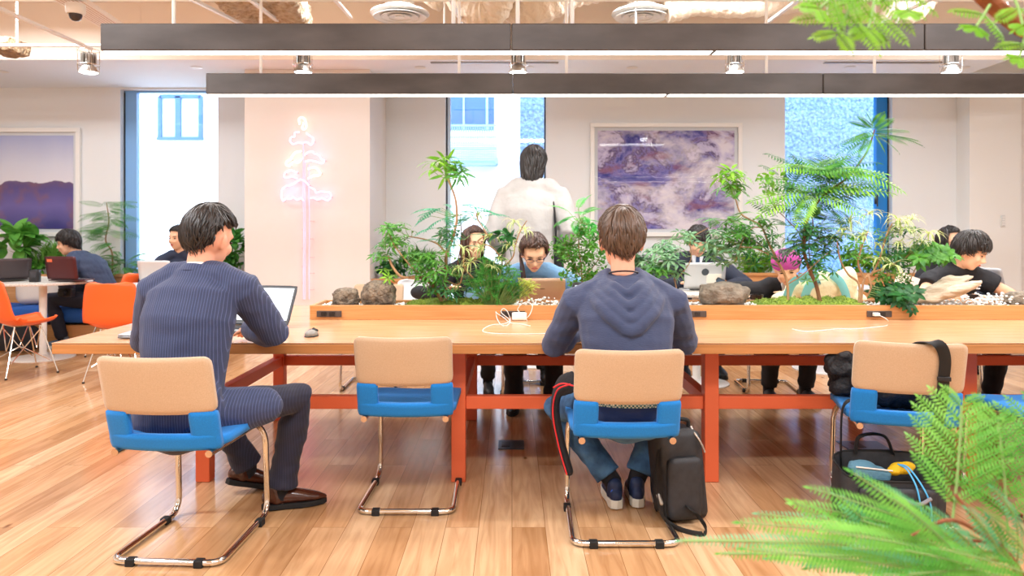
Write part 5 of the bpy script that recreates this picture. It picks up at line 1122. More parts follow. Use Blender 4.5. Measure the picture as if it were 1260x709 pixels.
# open messenger bag under the fourth chair
t = thing('messenger_bag', 'open black messenger bag on the floor under the jacket chair', 'bag', (at(1102, 0, 3.05).x, 3.12, 0), -.12)
g = G(); L_, D_, Hh = .42, .20, .26; 
outer = [(x, y) for x, y in [(-L_/2, -D_/2), (L_/2, -D_/2), (L_/2+.02, 0), (L_/2, D_/2), (-L_/2, D_/2), (-L_/2-.02, 0)]]
def rr_(k, z, n=32):
    out = []
    for i in range(n):
        a = 2*PI*i/n; c, s = math.cos(a), math.sin(a); out.append(V((math.copysign(abs(c)**.45, c)*L_/2*k, math.copysign(abs(s)**.45, s)*D_/2*k, z+(.035*s*(1 if z > .2 else 0)))))
    return out
g.rings([rr_(.94, 0), rr_(1.0, .012), rr_(1.03, .12), rr_(1.0, .235), rr_(.98, .245), rr_(.94, .235), rr_(.94, .06), rr_(.2, .05)], True); g.build('body', M_nyl, t)
G().pad(.30, .15, .035, .02, lambda x, z, o: (x, -.112+o, .115+z), 10, 8, .4).build('front_pocket', M_nyl, t, smooth='all')
G().tube([v+V((0, 0, .003)) for v in rr_(.985, .243)], .005, 6, closed=True).build('zipper_edge', M_rubber, t)
G().tube(smoothpath([(-.10, .09, .27), (-.08, .09, .345), (.02, .09, .35), (.06, .09, .27)], 6), [(.016, .006)]*19, 8, ref=(0, 1, 0)).build('handle', M_rubber, t)
G().tube(smoothpath([(-.02, -.135, .17), (.06, -.15, .14), (.12, -.135, .16)], 6), .008, 8).build('side_loop', mat('grey_web', '#85858a', .6), t)
tt = thing('denim_pouch', 'folded light blue cloth pouch in the open messenger bag', 'pouch', tuple(mw(t)@V((-.08, -.02, .2)))); g = G(); g.box((0, 0, .025), (.15, .09, .05), Matrix.Rotation(.2, 3, 'Y')); g.ell((-.03, .0, .045), (.06, .04, .03)); g.build('cloth', mat('pale_denim', '#5f90a8', .8, bump=(80, .6, .01)), tt, remesh=.008, sm=4); G().tube([(-.078, -.05, .062), (.075, -.05, .045)], .003, 6).build('zipper', M_white, tt)
tt = thing('yellow_pouch', 'bright yellow crumpled item with blue cord in the messenger bag', 'pouch', tuple(mw(t)@V((.05, -.02, .215))))
g = G(); g.ell((0, 0, .03), (.05, .035, .025)); g.ell((.03, .01, .035), (.035, .025, .02)); g.ell((-.035, -.01, .022), (.03, .025, .02)); g.build('bag', mat('bright_yellow', '#f2c11c', .6, bump=(30, .8, .02)), tt, remesh=.006, sm=2)
M_cord = mat('sky_cord', '#55b4ea', .6); G().tube(smoothpath([(-.02, -.01, .05), (-.01, -.06, .045), (.005, -.105, -.01), (.015, -.118, -.08), (.02, -.12, -.13)], 5), .0035, 6).build('cord', M_cord, tt); G().tube(smoothpath([(-.02, -.01, .05), (.0, -.055, .05), (.03, -.105, -.01), (.055, -.12, -.08), (.06, -.12, -.15)], 5), .0035, 6).build('cord', M_cord, tt)
# black jacket lying on the seat of chair four, strap over its back
c4 = CH[3]; M4 = mw(c4)
t = thing('black_jacket', 'crumpled black jacket on the seat of the fourth chair', 'jacket', tuple(M4@V((0, .05, .47))), c4.rotation_euler.z)
g = G(); rnj = random.Random(3)
for k in range(16): g.ell((rnj.uniform(-.17, .17), rnj.uniform(-.16, .14), rnj.uniform(.05, .09)), (rnj.uniform(.06, .11), rnj.uniform(.05, .09), rnj.uniform(.035, .06)))
for k in range(7): g.ell((rnj.uniform(-.20, -.12), rnj.uniform(-.0, .22), rnj.uniform(.07, .16)), (.07, .07, .06))
g.build('cloth', mat('black_jacket_cloth', '#202024', .75, bump=(22, 1, .03)), t, remesh=.010, sm=2)
from mathutils import noise as _mn
ruffle([k for k in COL.objects if k.parent == t][-1].data, lambda c: .030*_mn.noise(V((c.x*13, c.y*13, c.z*20)))+.012*_mn.noise(V((c.x*38, c.y*30, c.z*44))))
P = smoothpath([(-.13, -.165, .08), (-.19, -.2, .05), (-.225, -.19, .0), (-.228, -.17, -.16), (-.225, -.16, -.30)], 6); G().tube(P, [(.004, .014)]*len(P), 8, ref=(1, 0, 0)).build('sleeve_strap', M_rubber, t)
t = thing('shoulder_strap', 'wide black shoulder strap slung over the fourth chair back', 'strap', tuple(M4@V((.10, -.3, .80))), c4.rotation_euler.z)
def kb(x, z, o): 
    u = x/.2085; y = -.205-.10*max(0, z-.44)/.35-.035*(1-u*u); return V((x-.10, y+o+.3, z-.80))
P = smoothpath([kb(.02, .70, .05), kb(.02, .775, .035), kb(.035, .800, .0), kb(.09, .795, -.028), kb(.115, .74, -.032), kb(.118, .66, -.032), kb(.118, .56, -.036), kb(.11, .47, -.045), kb(.10, .40, -.05)], 6)
G().tube(P, [(.022, .005)]*len(P), 8, ref=(1, 0, 0), rnd=True).build('webbing', M_rubber, t)
G().box(kb(.118, .655, -.037), (.05, .012, .018)).build('slider', M_black, t, bevel=.003)
# ================================================================ plants
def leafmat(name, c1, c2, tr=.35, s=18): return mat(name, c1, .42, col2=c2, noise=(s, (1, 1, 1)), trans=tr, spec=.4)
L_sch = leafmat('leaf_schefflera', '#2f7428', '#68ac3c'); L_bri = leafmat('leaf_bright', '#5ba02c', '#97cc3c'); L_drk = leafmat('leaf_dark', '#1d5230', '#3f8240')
L_pin = leafmat('leaf_pinnate', '#2c7236', '#68ac44'); L_fea = leafmat('leaf_feathery', '#358c3c', '#70c058'); L_yel = leafmat('leaf_yellowgreen', '#b9cf4e', '#dfe486'); L_cre = leafmat('leaf_cream', '#ece8a0', '#f6f2c4'); L_vgr = leafmat('leaf_strap_green', '#6fae48', '#93c862')
L_sil = leafmat('leaf_silvery', '#5c9068', '#8ab888'); L_fig = leafmat('leaf_fig', '#4f9a3c', '#7fc455', .3, 8); L_acac = leafmat('leaf_acacia', '#4a9e34', '#8fcf5c', .45, 9); L_acad = leafmat('leaf_acacia_deep', '#3f9a68', '#86cc94', .45, 9); L_teal = leafmat('leaf_teal', '#2f8f6c', '#59b88a')
M_bark = mat('bark_tan', '#b58f68', .8, col2='#94704e', noise=(30, (1, 1, .3)), bump=(60, .6, .006)); M_barkd = mat('bark_brown', '#8a5e40', .85, col2='#6b4630', noise=(30, (1, 1, .3)), bump=(50, .8, .008))
M_twig = mat('green_twig', '#7c9a54', .7)
rnp = random.Random(11)
def rdir(rn, upb=0.0):
    while True:
        v = V((rn.uniform(-1, 1), rn.uniform(-1, 1), rn.uniform(-1, 1)))
        if .1 < v.length < 1: v.normalize(); v.z += upb; return v.normalized()
def leaf(g, b, d, n, L_, w_, droop=.3, k=4, mi=0, shape=.45, fold=.18):
    """one folded leaf blade: base b, direction d, normal n"""
    d = d.normalized(); s = d.cross(n)
    if s.length < 1e-4: s = d.orthogonal()
    s.normalize(); n = s.cross(d).normalized(); i0 = len(g.v); p = V(b)
    for i in range(k+1):
        t = i/k; wv = w_*.5*(math.sin(PI*min(1, t**(shape*1.5+.1)*.98+.02))**.8 if 0 < i < k else (.12 if i == 0 else .0))
        a = droop*t*1.4; dd = (d*math.cos(a)-n*math.sin(a))
        if i: p = p+dd*(L_/k)
        nn = (n*math.cos(a)+d*math.sin(a))
        g.v += [tuple(p+s*wv+nn*wv*fold), tuple(p), tuple(p-s*wv+nn*wv*fold)]
    for i in range(k):
        a = i0+i*3; g.f += [(a, a+1, a+4, a+3), (a+1, a+2, a+5, a+4)]; g.m += [mi, mi]
def palmate(g, c, up, L_, rn, n=7, w=.30, mi=0):
    up = up.normalized(); e = up.orthogonal().normalized(); f = up.cross(e); a0 = rn.uniform(0, 6)
    for k in range(n):
        a = a0+2*PI*k/n; d = (e*math.cos(a)+f*math.sin(a)+up*rn.uniform(-.1, .35)); leaf(g, c+d*L_*.12, d, up, L_*rn.uniform(.75, 1.1), L_*w, rn.uniform(.2, .6), 4, mi)
def pinnate(g, b, d, n, L_, pairs, ll, rn, mi=0, droop=.5, tg=None, w=.30):
    d = d.normalized(); s = d.cross(n).normalized(); n = s.cross(d); p = V(b); pts = [V(b)]; st = L_/pairs
    for i in range(pairs):
        t = i/pairs; a = droop*t; dd = d*math.cos(a)-n*math.sin(a); nn = n*math.cos(a)+d*math.sin(a); p = p+dd*st; pts.append(V(p)); q = ll*(math.sin(PI*(t*.75+.2))**.6)
        for sg in (-1, 1): leaf(g, p, s*sg+dd*.45+nn*.05, nn, q*rn.uniform(.9, 1.1), q*w, .25, 2, mi)
    leaf(g, p, dd, nn, ll*.8, ll*w, .2, 2, mi)
    (tg or g).tube(pts[::max(1, pairs//5)]+[pts[-1]], .0012 if L_ < .3 else .0022, 4, mi=mi)
def strap(g, b, d, L_, w_, rn, mi=(0, 1)):
    """arching striped strap leaf: green centre, cream margins"""
    d = d.normalized(); hz = V((d.x, d.y, 0)); hz = hz.normalized() if hz.length > .05 else V((1, 0, 0)); s = V((0, 0, 1)).cross(hz).normalized(); k = 7; p = V(b); i0 = len(g.v); a = math.asin(max(-1, min(1, d.z))); st = rn.uniform(.20, .36)
    for i in range(k+1):
        t = i/k; dd = hz*math.cos(a)+V((0, 0, 1))*math.sin(a)
        if i: p = p+dd*L_/k
        nn = -hz*math.sin(a)+V((0, 0, 1))*math.cos(a); wv = w_*.5*(1-t**2.2)*(0.5+.5*min(1, t*4)); a -= st
        for q, z in ((1, .25), (.45, .0), (-.45, .0), (-1, .25)): g.v.append(tuple(p+s*wv*q+nn*wv*z))
    for i in range(k):
        a_ = i0+i*4
        for j, m_ in ((0, mi[1]), (1, mi[0]), (2, mi[1])): g.f.append((a_+j, a_+j+1, a_+j+5, a_+j+4)); g.m.append(m_)
def rosette(g, c, L_, rn, n=14, w=.014, mi=(0, 1)):
    for k in range(n):
        a = 2*PI*k/n+rn.uniform(-.2, .2); el = rn.uniform(.2, 1.3); strap(g, c, V((math.cos(a)*math.cos(el), math.sin(a)*math.cos(el), math.sin(el))), L_*rn.uniform(.7, 1.15), w, rn, mi)
class Plant:
    def __init__(s, name, label, loc, group=None, cat='plant'): s.t = thing(name, label, cat, tuple(loc), 0, group); s.wood = G(); s.nodes = []; s.tw = G(); s.parts = {}; s.has_tw = False
    def branch(s, pts, r0, r1, seg=8):
        P = smoothpath([at(*p) if not isinstance(p, Vector) else p for p in pts], 5); n = len(P); s.wood.tube(P, [lerp(r0, r1, i/(n-1)) for i in range(n)], seg, rnd=True); s.nodes += P; return s
    def g(s, key, mats): 
        if key not in s.parts: s.parts[key] = (G(), mats)
        return s.parts[key][0]
    def twig(s, p, r=.0016):
        if s.nodes:
            q = min(s.nodes, key=lambda a: (a-p).length+max(0, a.z-p.z)*.6); m = lerp(q, p, .5)+V((0, 0, -.12*(q-p).length)); s.tw.tube([q, m, p], [r*1.6, r*1.2, r], 5); s.has_tw = True; return (p-m).normalized()
        return V((0, 0, 1))
    def cluster(s, kind, px, py, d, rx, ry, n, size, key='foliage', mats=None, dd=.12, rn=rnp, tw=True, mi=0):
        g = s.g(key, mats); c0 = at(px, py, d); k = d/F
        for _ in range(n):
            while True:
                a = [rn.uniform(-1, 1) for _ in range(3)]
                if sum(x*x for x in a) <= 1: break
            p = c0+V((a[0]*rx*k, a[1]*dd, a[2]*ry*k)); up = s.twig(p) if tw else V((0, 0, 1)); o = (p-c0); o.z *= .4; o = o.normalized() if o.length > 1e-4 else V((1, 0, 0)); z = V((0, 0, 1))
            sz = size*rn.uniform(.75, 1.2)
            if kind == 'palmate': palmate(g, p, (z*.9+o*.5+rdir(rn)*.4), sz, rn, rn.choice((5, 6, 7)), .25, mi)
            elif kind == 'lobed': palmate(g, p, (z*.7+V((0, -.6, 0))+rdir(rn)*.4), sz, rn, 8, .42, mi)
            elif kind == 'narrow': palmate(g, p, (z*.8+o*.6+rdir(rn)*.5), sz, rn, 7, .16, mi)
            elif kind == 'pinnate': pinnate(g, p, (o+z*rn.uniform(-.1, .5)+rdir(rn)*.3), z, sz, 9, sz*.36, rn, mi, .7)
            elif kind == 'small':
                for q in range(7): leaf(g, p+rdir(rn)*sz*.8, rdir(rn, .3), (z+rdir(rn)*.7), sz, sz*.62, .3, 3, mi)
            elif kind == 'ovate':
                for q in range(5): leaf(g, p, (o*.7+rdir(rn, .5)), (z+rdir(rn)*.4), sz, sz*.5, .5, 5, mi)
            elif kind == 'strap': rosette(g, p, sz, rn, 15, sz*.10, (0, 1))
            elif kind == 'grass':
                for q in range(12): a_ = rn.uniform(0, 6.28); leaf(g, p, V((math.cos(a_)*.5, math.sin(a_)*.5, rn.uniform(.5, 1.4))), V((math.cos(a_), math.sin(a_), .3)), sz*rn.uniform(.6, 1.1), sz*.05, 1.2, 4, mi)
            elif kind == 'feather':
                d0 = (o*.9+z*.35+rdir(rn)*.8).normalized(); pts = [p-d0*sz*.5+d0*sz*t+z*(-.25*sz*t*t) for t in (0, .33, .66, 1)]; g.tube(pts, .0007, 4, mi=mi)
                for q in range(38):
                    t = q/38; b = p-d0*sz*.5+d0*sz*t+z*(-.25*sz*t*t); v = (rdir(rn)+d0*.7).normalized(); e = v.orthogonal()*.0009*1.3; L3 = sz*.24*(1.1-t*.7); i0 = len(g.v); f_ = v.cross(e).normalized()*.0012
                    g.v += [tuple(b+e), tuple(b-e), tuple(b-e*.4+v*L3), tuple(b+e*.4+v*L3), tuple(b+f_), tuple(b-f_), tuple(b-f_*.4+v*L3), tuple(b+f_*.4+v*L3)]; g.f += [(i0, i0+1, i0+2, i0+3), (i0+4, i0+5, i0+6, i0+7)]; g.m += [mi, mi]
        return s
    def done(s, bark=None, stem='trunk', twigm=None):
        if s.wood.v:
            s.wood.add(s.tw.v, s.tw.f, 1); s.wood.build(stem, [bark or M_bark, twigm or M_twig], s.t, True)
        elif s.has_tw: s.tw.build('stems', twigm or M_twig, s.t, True)
        for k, (g, m) in s.parts.items(): g.build(k, m, s.t, True, smooth='all')
        return s.t
D = 4.47
def base(px, d=D, z=PZ-.02): return V(((px-CX)*d/F, d, z))
# S-shaped umbrella tree, left
p = Plant('umbrella_tree', 'umbrella tree with looping pale trunk left in the planter', base(549), 'small trees in the table planter')
p.branch([base(551), (547, 355, D), (549, 335, D), (549, 315, D), (557, 293, D), (562, 271, D), (561, 248, D), (556, 232, D), (551, 220, D)], .012, .005)
p.branch([base(547), (531, 350, D-.03), (515, 341, D-.05), (495, 341, D-.06), (483, 328, D-.05), (478, 316, D-.04)], .012, .006)
p.branch([(549, 312, D), (538, 300, D+.02), (520, 294, D+.03), (503, 291, D+.03)], .006, .004)
p.branch([(533, 349, D-.03), (508, 330, D-.06), (495, 315, D-.06), (484, 300, D-.05), (480, 290, D-.04)], .005, .003)
p.branch([(548, 345, D), (565, 350, D-.05), (572, 330, D-.05), (590, 316, D-.05)], .006, .003)
p.cluster('narrow', 546, 207, D, 17, 13, 9, .105, mats=L_bri, dd=.06, key='upper_foliage'); p.cluster('narrow', 556, 212, D, 18, 15, 6, .095, mats=L_sch, dd=.06)
p.cluster('palmate', 487, 292, D, 24, 20, 34, .058, mats=L_sch); p.cluster('palmate', 470, 312, D, 12, 10, 9, .06, mats=L_sch)
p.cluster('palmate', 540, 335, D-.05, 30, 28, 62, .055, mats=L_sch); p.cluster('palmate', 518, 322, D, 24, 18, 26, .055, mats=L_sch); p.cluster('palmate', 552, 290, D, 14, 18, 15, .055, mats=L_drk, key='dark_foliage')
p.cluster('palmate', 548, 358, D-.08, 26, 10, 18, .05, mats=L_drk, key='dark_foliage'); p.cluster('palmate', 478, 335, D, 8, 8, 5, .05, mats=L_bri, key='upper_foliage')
p.done()
p = Plant('fern_tree', 'dark teal feathery leaved shrub behind the looping umbrella tree', base(566, 4.56), 'small trees in the table planter')
p.branch([base(566, 4.56), (563, 330, 4.56), (568, 295, 4.56), (566, 265, 4.56)], .005, .003)
p.cluster('pinnate', 562, 262, 4.56, 36, 12, 13, .15, mats=L_teal, dd=.08); p.cluster('pinnate', 558, 290, 4.56, 30, 20, 12, .11, mats=L_teal); p.cluster('palmate', 592, 345, 4.5, 30, 20, 30, .05, mats=L_drk, key='lower_foliage'); p.done(M_barkd)
# variegated dracaena, left
p = Plant('striped_dracaena', 'cream and green striped dracaena left of the woman in denim', base(588, 4.42), 'striped dracaenas in the planter')
p.branch([base(590, 4.42), (604, 345, 4.42), (618, 325, 4.42), (606, 305, 4.42), (588, 298, 4.42), (600, 288, 4.42)], .006, .004); p.branch([(612, 335, 4.42), (630, 318, 4.4), (634, 302, 4.4), (640, 285, 4.4), (648, 272, 4.4)], .005, .003); p.branch([(592, 352, 4.42), (572, 330, 4.4), (571, 312, 4.4)], .005, .003); p.branch([(600, 290, 4.42), (588, 270, 4.42), (586, 262, 4.42)], .004, .003)
for x, y, s_ in ((601, 292, .13), (587, 264, .12), (632, 272, .11), (571, 306, .10), (614, 318, .10), (578, 322, .12), (592, 308, .12), (646, 285, .09), (628, 300, .11), (606, 330, .09), (566, 330, .08)): p.cluster('strap', x, y, 4.41, 2, 2, 1, s_, mats=[L_vgr, L_cre])
p.cluster('ovate', 628, 300, 4.4, 10, 10, 4, .08, mats=L_drk, key='broad_leaves'); p.cluster('ovate', 622, 288, 4.4, 10, 8, 3, .08, mats=L_drk, key='broad_leaves'); p.done()
# asparagus fern
p = Plant('asparagus_fern', 'soft feathery asparagus fern beside the charger cables', base(606, 4.38), None)
p.nodes = [base(606, 4.38)]; p.cluster('feather', 610, 348, 4.38, 34, 24, 130, .10, mats=L_fea, dd=.07); p.cluster('feather', 606, 325, 4.38, 16, 14, 26, .09, mats=L_fea, dd=.06); p.cluster('feather', 648, 352, 4.38, 12, 12, 26, .08, mats=L_yel, key='yellow_foliage', dd=.06); p.done()
# ivy bush behind the hooded man
p = Plant('ivy_bush', 'bushy small leaved green shrub between denim woman and hooded man', base(714, 4.5), None)
p.branch([base(714, 4.5), (716, 340, 4.5), (712, 300, 4.5), (716, 275, 4.5)], .006, .003); p.branch([(715, 345, 4.5), (736, 320, 4.5), (742, 300, 4.5)], .004, .002); p.branch([(714, 340, 4.5), (700, 315, 4.5), (694, 300, 4.5)], .004, .002)
p.cluster('small', 716, 318, 4.48, 32, 38, 130, .027, mats=L_sch); p.cluster('small', 690, 305, 4.45, 14, 12, 22, .025, mats=L_sch); p.cluster('small', 725, 345, 4.5, 26, 14, 40, .026, mats=L_bri, key='pale_foliage')
p.cluster('pinnate', 711, 268, 4.52, 18, 12, 16, .10, mats=leafmat('leaf_vivid', '#2eae52', '#79d05c'), key='fern_top', dd=.08); p.cluster('small', 722, 282, 4.5, 16, 10, 20, .028, mats=MATS['leaf_vivid'], key='fern_top'); p.done()
# fatsia like silver-green shrub right of the hooded man
p = Plant('fatsia_shrub', 'silvery green palmate shrub right of the hooded man', base(838, 4.55), None)
p.branch([base(836, 4.55), (830, 345, 4.55), (822, 325, 4.55), (815, 308, 4.55)], .005, .003); p.branch([(832, 345, 4.55), (850, 320, 4.55), (850, 295, 4.55), (872, 280, 4.55)], .004, .002)
p.cluster('palmate', 818, 318, 4.5, 26, 22, 34, .075, mats=L_sil); p.cluster('palmate', 842, 292, 4.55, 24, 12, 9, .07, mats=L_sil); p.cluster('palmate', 806, 330, 4.5, 14, 12, 12, .07, mats=L_sch, key='green_foliage'); p.done()
# tall umbrella plant with the arched stem
E_ = 4.47
p = Plant('umbrella_tree', 'umbrella tree with thin leaning stem right of the grey rock', base(969, E_), 'small trees in the table planter')
p.branch([base(970, E_), (968, 345, E_), (958, 323, E_), (946, 300, E_), (937, 279, E_), (922, 270, E_), (911, 262, E_), (905, 245, E_)], .009, .004)
p.branch([(968, 342, E_), (952, 318, E_-.03), (930, 306, E_-.04), (912, 304, E_-.05)], .005, .003); p.branch([(958, 325, E_), (948, 312, E_+.03), (925, 296, E_+.05), (905, 300, E_+.05)], .004, .002)
p.branch([(938, 280, E_), (926, 281, E_-.02), (914, 296, E_-.03), (905, 322, E_-.03)], .004, .002); p.branch([(969, 350, E_), (985, 340, E_-.05), (1003, 325, E_-.06), (1018, 312, E_-.06)], .004, .002)
p.cluster('palmate', 898, 216, E_, 22, 10, 10, .075, mats=L_bri, key='upper_foliage', dd=.06); p.cluster('palmate', 902, 234, E_, 18, 9, 9, .07, mats=L_sch); p.cluster('palmate', 920, 284, E_, 34, 24, 46, .062, mats=L_sch)
p.cluster('palmate', 890, 300, E_+.05, 26, 30, 44, .065, mats=L_sil, key='silvery_foliage'); p.cluster('palmate', 935, 305, E_, 30, 28, 40, .055, mats=L_drk, key='dark_foliage'); p.cluster('pinnate', 888, 270, E_+.06, 20, 8, 9, .12, mats=L_pin, key='fern_foliage'); p.done()
# pinnate leaved tree
def frond(g, b, tip, rn, pairs=9, ll=.07, mi=0, w=.17): 
    d = tip-b; pinnate(g, b, d+V((0, 0, .12*d.length)), V((0, -.6, .8)), d.length, pairs, ll*1.15, rn, mi, .35, None, w*1.25)
p = Plant('acacia_tree', 'tallest feathery acacia tree in the planter before the right window', base(1009, E_), 'small trees in the table planter')
p.branch([base(1010, E_), (1004, 350, E_), (996, 332, E_), (989, 306, E_), (992, 275, E_), (1002, 254, E_), (1017, 238, E_), (1041, 220, E_), (1058, 200, E_), (1069, 182, E_), (1076, 160, E_)], .013, .004)
p.branch([(990, 300, E_), (1000, 280, E_+.04), (998, 262, E_+.05)], .005, .003); p.branch([(993, 322, E_), (985, 290, E_), (968, 270, E_), (955, 258, E_)], .004, .002); p.branch([(1000, 338, E_), (995, 300, E_+.05), (1006, 275, E_+.06)], .004, .002)
g = p.g('foliage', L_pin)
for (bx, by, tx, ty) in ((1076, 164, 1142, 178), (1074, 160, 1036, 186), (1075, 158, 1058, 142), (1075, 158, 1070, 138), (1076, 160, 1100, 145), (1076, 166, 1092, 186), (1072, 172, 1046, 190), (1077, 162, 1120, 160), (1074, 164, 1055, 172), (1075, 166, 1110, 186), (1078, 168, 1135, 172), (1070, 165, 1030, 178), (1078, 165, 1118, 176), (1074, 156, 1088, 138), (1072, 158, 1046, 148), (1070, 170, 1060, 196)):
    frond(g, at(bx, by, E_), at(tx, ty, E_+rnp.uniform(-.12, .10)), rnp, 15, .036, 0, .22)
for k in range(36):
    bx, by = rnp.uniform(985, 1045), rnp.uniform(205, 245); frond(g, at(bx, by, E_), at(bx+rnp.choice((-1, 1))*rnp.uniform(30, 62), by+rnp.uniform(-18, 14), E_+rnp.uniform(-.25, .2)), rnp, 11, .06)
g2 = p.g('dark_foliage', L_drk)
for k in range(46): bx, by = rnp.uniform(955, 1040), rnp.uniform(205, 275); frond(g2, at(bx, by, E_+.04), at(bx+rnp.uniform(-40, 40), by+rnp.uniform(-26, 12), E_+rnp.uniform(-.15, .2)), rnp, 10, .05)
g3 = p.g('bright_foliage', L_bri)
for (bx, by, tx, ty) in ((995, 236, 930, 246), (1005, 232, 1098, 236), (1000, 238, 1060, 262), (985, 238, 940, 262), (1010, 215, 1088, 212), (1040, 206, 1110, 232), (1010, 210, 960, 205), (1000, 240, 985, 272)): frond(g3, at(bx, by, E_-.04), at(tx, ty, E_-.15), rnp, 14, .065, 0, .17)
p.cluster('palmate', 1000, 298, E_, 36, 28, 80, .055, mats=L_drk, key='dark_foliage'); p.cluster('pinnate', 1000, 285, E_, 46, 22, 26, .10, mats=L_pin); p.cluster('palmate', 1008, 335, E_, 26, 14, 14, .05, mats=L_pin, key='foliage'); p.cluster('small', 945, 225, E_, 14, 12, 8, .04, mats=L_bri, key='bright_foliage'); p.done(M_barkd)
# variegated dracaena right
p = Plant('striped_dracaena', 'cream and green striped dracaena left of the driftwood', base(1058, 4.42), 'striped dracaenas in the planter')
for b in ([base(1057, 4.42), (1057, 350, 4.42), (1044, 338, 4.42), (1034, 320, 4.42), (1030, 298, 4.42)], [base(1059, 4.42), (1063, 345, 4.42), (1074, 335, 4.42), (1083, 316, 4.42), (1091, 289, 4.42), (1098, 275, 4.42)], [(1064, 343, 4.42), (1056, 325, 4.42), (1060, 305, 4.42), (1068, 285, 4.42)], [(1074, 335, 4.42), (1090, 330, 4.42), (1108, 322, 4.42), (1120, 312, 4.42)], [(1068, 338, 4.42), (1072, 352, 4.4), (1068, 364, 4.4)]): p.branch(b, .008, .004)
for x, y, s_ in ((1074, 264, .12), (1050, 272, .12), (1098, 270, .14), (1112, 282, .15), (1130, 288, .16), (1120, 272, .14), (1062, 290, .11), (1078, 320, .13), (1094, 326, .12), (1086, 302, .10), (1040, 290, .11), (1030, 282, .10), (1140, 300, .13), (1105, 300, .12)): p.cluster('strap', x, y, 4.41, 2, 2, 1, s_, mats=[L_vgr, L_cre])
p.cluster('palmate', 1110, 305, 4.45, 36, 28, 52, .05, mats=L_drk, key='dark_foliage'); p.cluster('palmate', 1060, 300, 4.48, 34, 24, 24, .055, mats=L_sch, key='green_foliage'); p.cluster('small', 1098, 345, 4.42, 18, 24, 60, .022, mats=L_sch, key='green_foliage'); p.done()
p = Plant('philodendron', 'lobed dark green shrub with one leaf drooping over the planter edge', base(1112, 4.40), None)
p.branch([base(1112, 4.40), (1122, 340, 4.4), (1134, 322, 4.4), (1150, 316, 4.38)], .004, .002)
p.cluster('lobed', 1140, 316, 4.4, 34, 13, 26, .062, mats=L_sch); p.cluster('lobed', 1104, 362, 4.38, 24, 9, 20, .065, mats=L_drk, key='lower_foliage')
p.nodes.append(base(1108, 4.36)); q = V(((1114-CX)*4.30/F, 4.295, PZ+.012)); p.twig(q); palmate(p.g('lower_foliage', L_drk), q, V((.1, -1, .5)), .06, rnp, 8, .42); palmate(p.g('lower_foliage', L_drk), V((q.x+.03, 4.285, PZ-.02)), V((.1, -1, .35)), .05, rnp, 8, .42); p.done()
# moss mounds, pebbles, rocks, driftwood
from mathutils import noise as mnoise
M_moss = mat('moss', '#55761f', .95, col2='#98aa38', noise=(70, (1, 1, 1)), bump=(180, 1, .01))
def mound(x0, x1, hgt, label):
    n, m_ = int((x1-x0)/.012), 24; y0, y1 = PY0+.022, PY1-.022; g = G(); vs = []; fs = []
    for i in range(n+1):
        for j in range(m_+1):
            u, v = i/n, j/m_; x, y = lerp(x0, x1, u), lerp(y0, y1, v); e = min(1, u*8, (1-u)*8)**.5
            z = PZ-.022+hgt*e*(.45+.9*abs(mnoise.noise(V((x*9, y*9, 3))))+.35*mnoise.noise(V((x*34, y*34, 0))))*(.45+.55*math.sin(PI*v)); vs.append((x, y, z))
    for i in range(n):
        for j in range(m_): a = i*(m_+1)+j; fs.append((a, a+m_+1, a+m_+2, a+1))
    g.add(vs, fs); rn = random.Random(5)
    for k in range(int(2600*(x1-x0))):
        b = V(rn.choice(vs)); leaf(g, b+V((rn.uniform(-.006, .006), rn.uniform(-.006, .006), -.001)), rdir(rn, .9), rdir(rn), .011, .005, .2, 2)
    return tag(g.build('moss', M_moss, smooth='all'), label, 'moss', None, 'stuff')
mound(at(498, 0, D).x, at(626, 0, D).x, .055, 'green moss mound around the left planter trees'); mound(at(930, 0, D).x, at(1062, 0, D).x, .06, 'green moss mound under the right planter trees'); mound(at(694, 0, D).x, at(800, 0, D).x, .05, 'moss strip beside the bushy shrub behind the hooded man')
M_peb = mat('white_pebble', '#fbfaf6', .6)
g = G(); rn = random.Random(8); ic = None
def pebble(g, c, r, rn):
    R = Matrix.Rotation(rn.uniform(0, 3), 3, 'Z')@Matrix.Rotation(rn.uniform(0, 1), 3, 'X'); g.ell(c, (r, r*rn.uniform(.6, .9), r*rn.uniform(.5, .8)), R, 8, 5)
for k in range(2600):
    x = rn.uniform(XP0+.03, XTR-.05); px = CX+x*F/D
    y = rn.uniform(PY0+.03, PY1-.03); h = .012
    for c_, w_ in ((668, 22), (1200, 60), (1010+240, 40)): h += .042*math.exp(-((px-c_)/w_)**2)
    if 500 < px < 625 or 932 < px < 1060: continue
    pebble(g, (x, y, PZ-.03+rn.uniform(0, h+.008)), rn.uniform(.006, .012), rn)
tag(g.build('white_pebbles', M_peb, smooth='all'), 'loose white pebbles filling the planter strip', 'pebbles', None, 'stuff')
M_lava = mat('lava_rock', '#9a8a76', .95, col2='#5f554a', noise=(26, (1, 1, 1)), bump=(60, 1, .03)); M_grock = mat('grey_rock', '#948878', .95, col2='#6e6458', noise=(16, (1, 1, 1)), bump=(50, 1, .02))
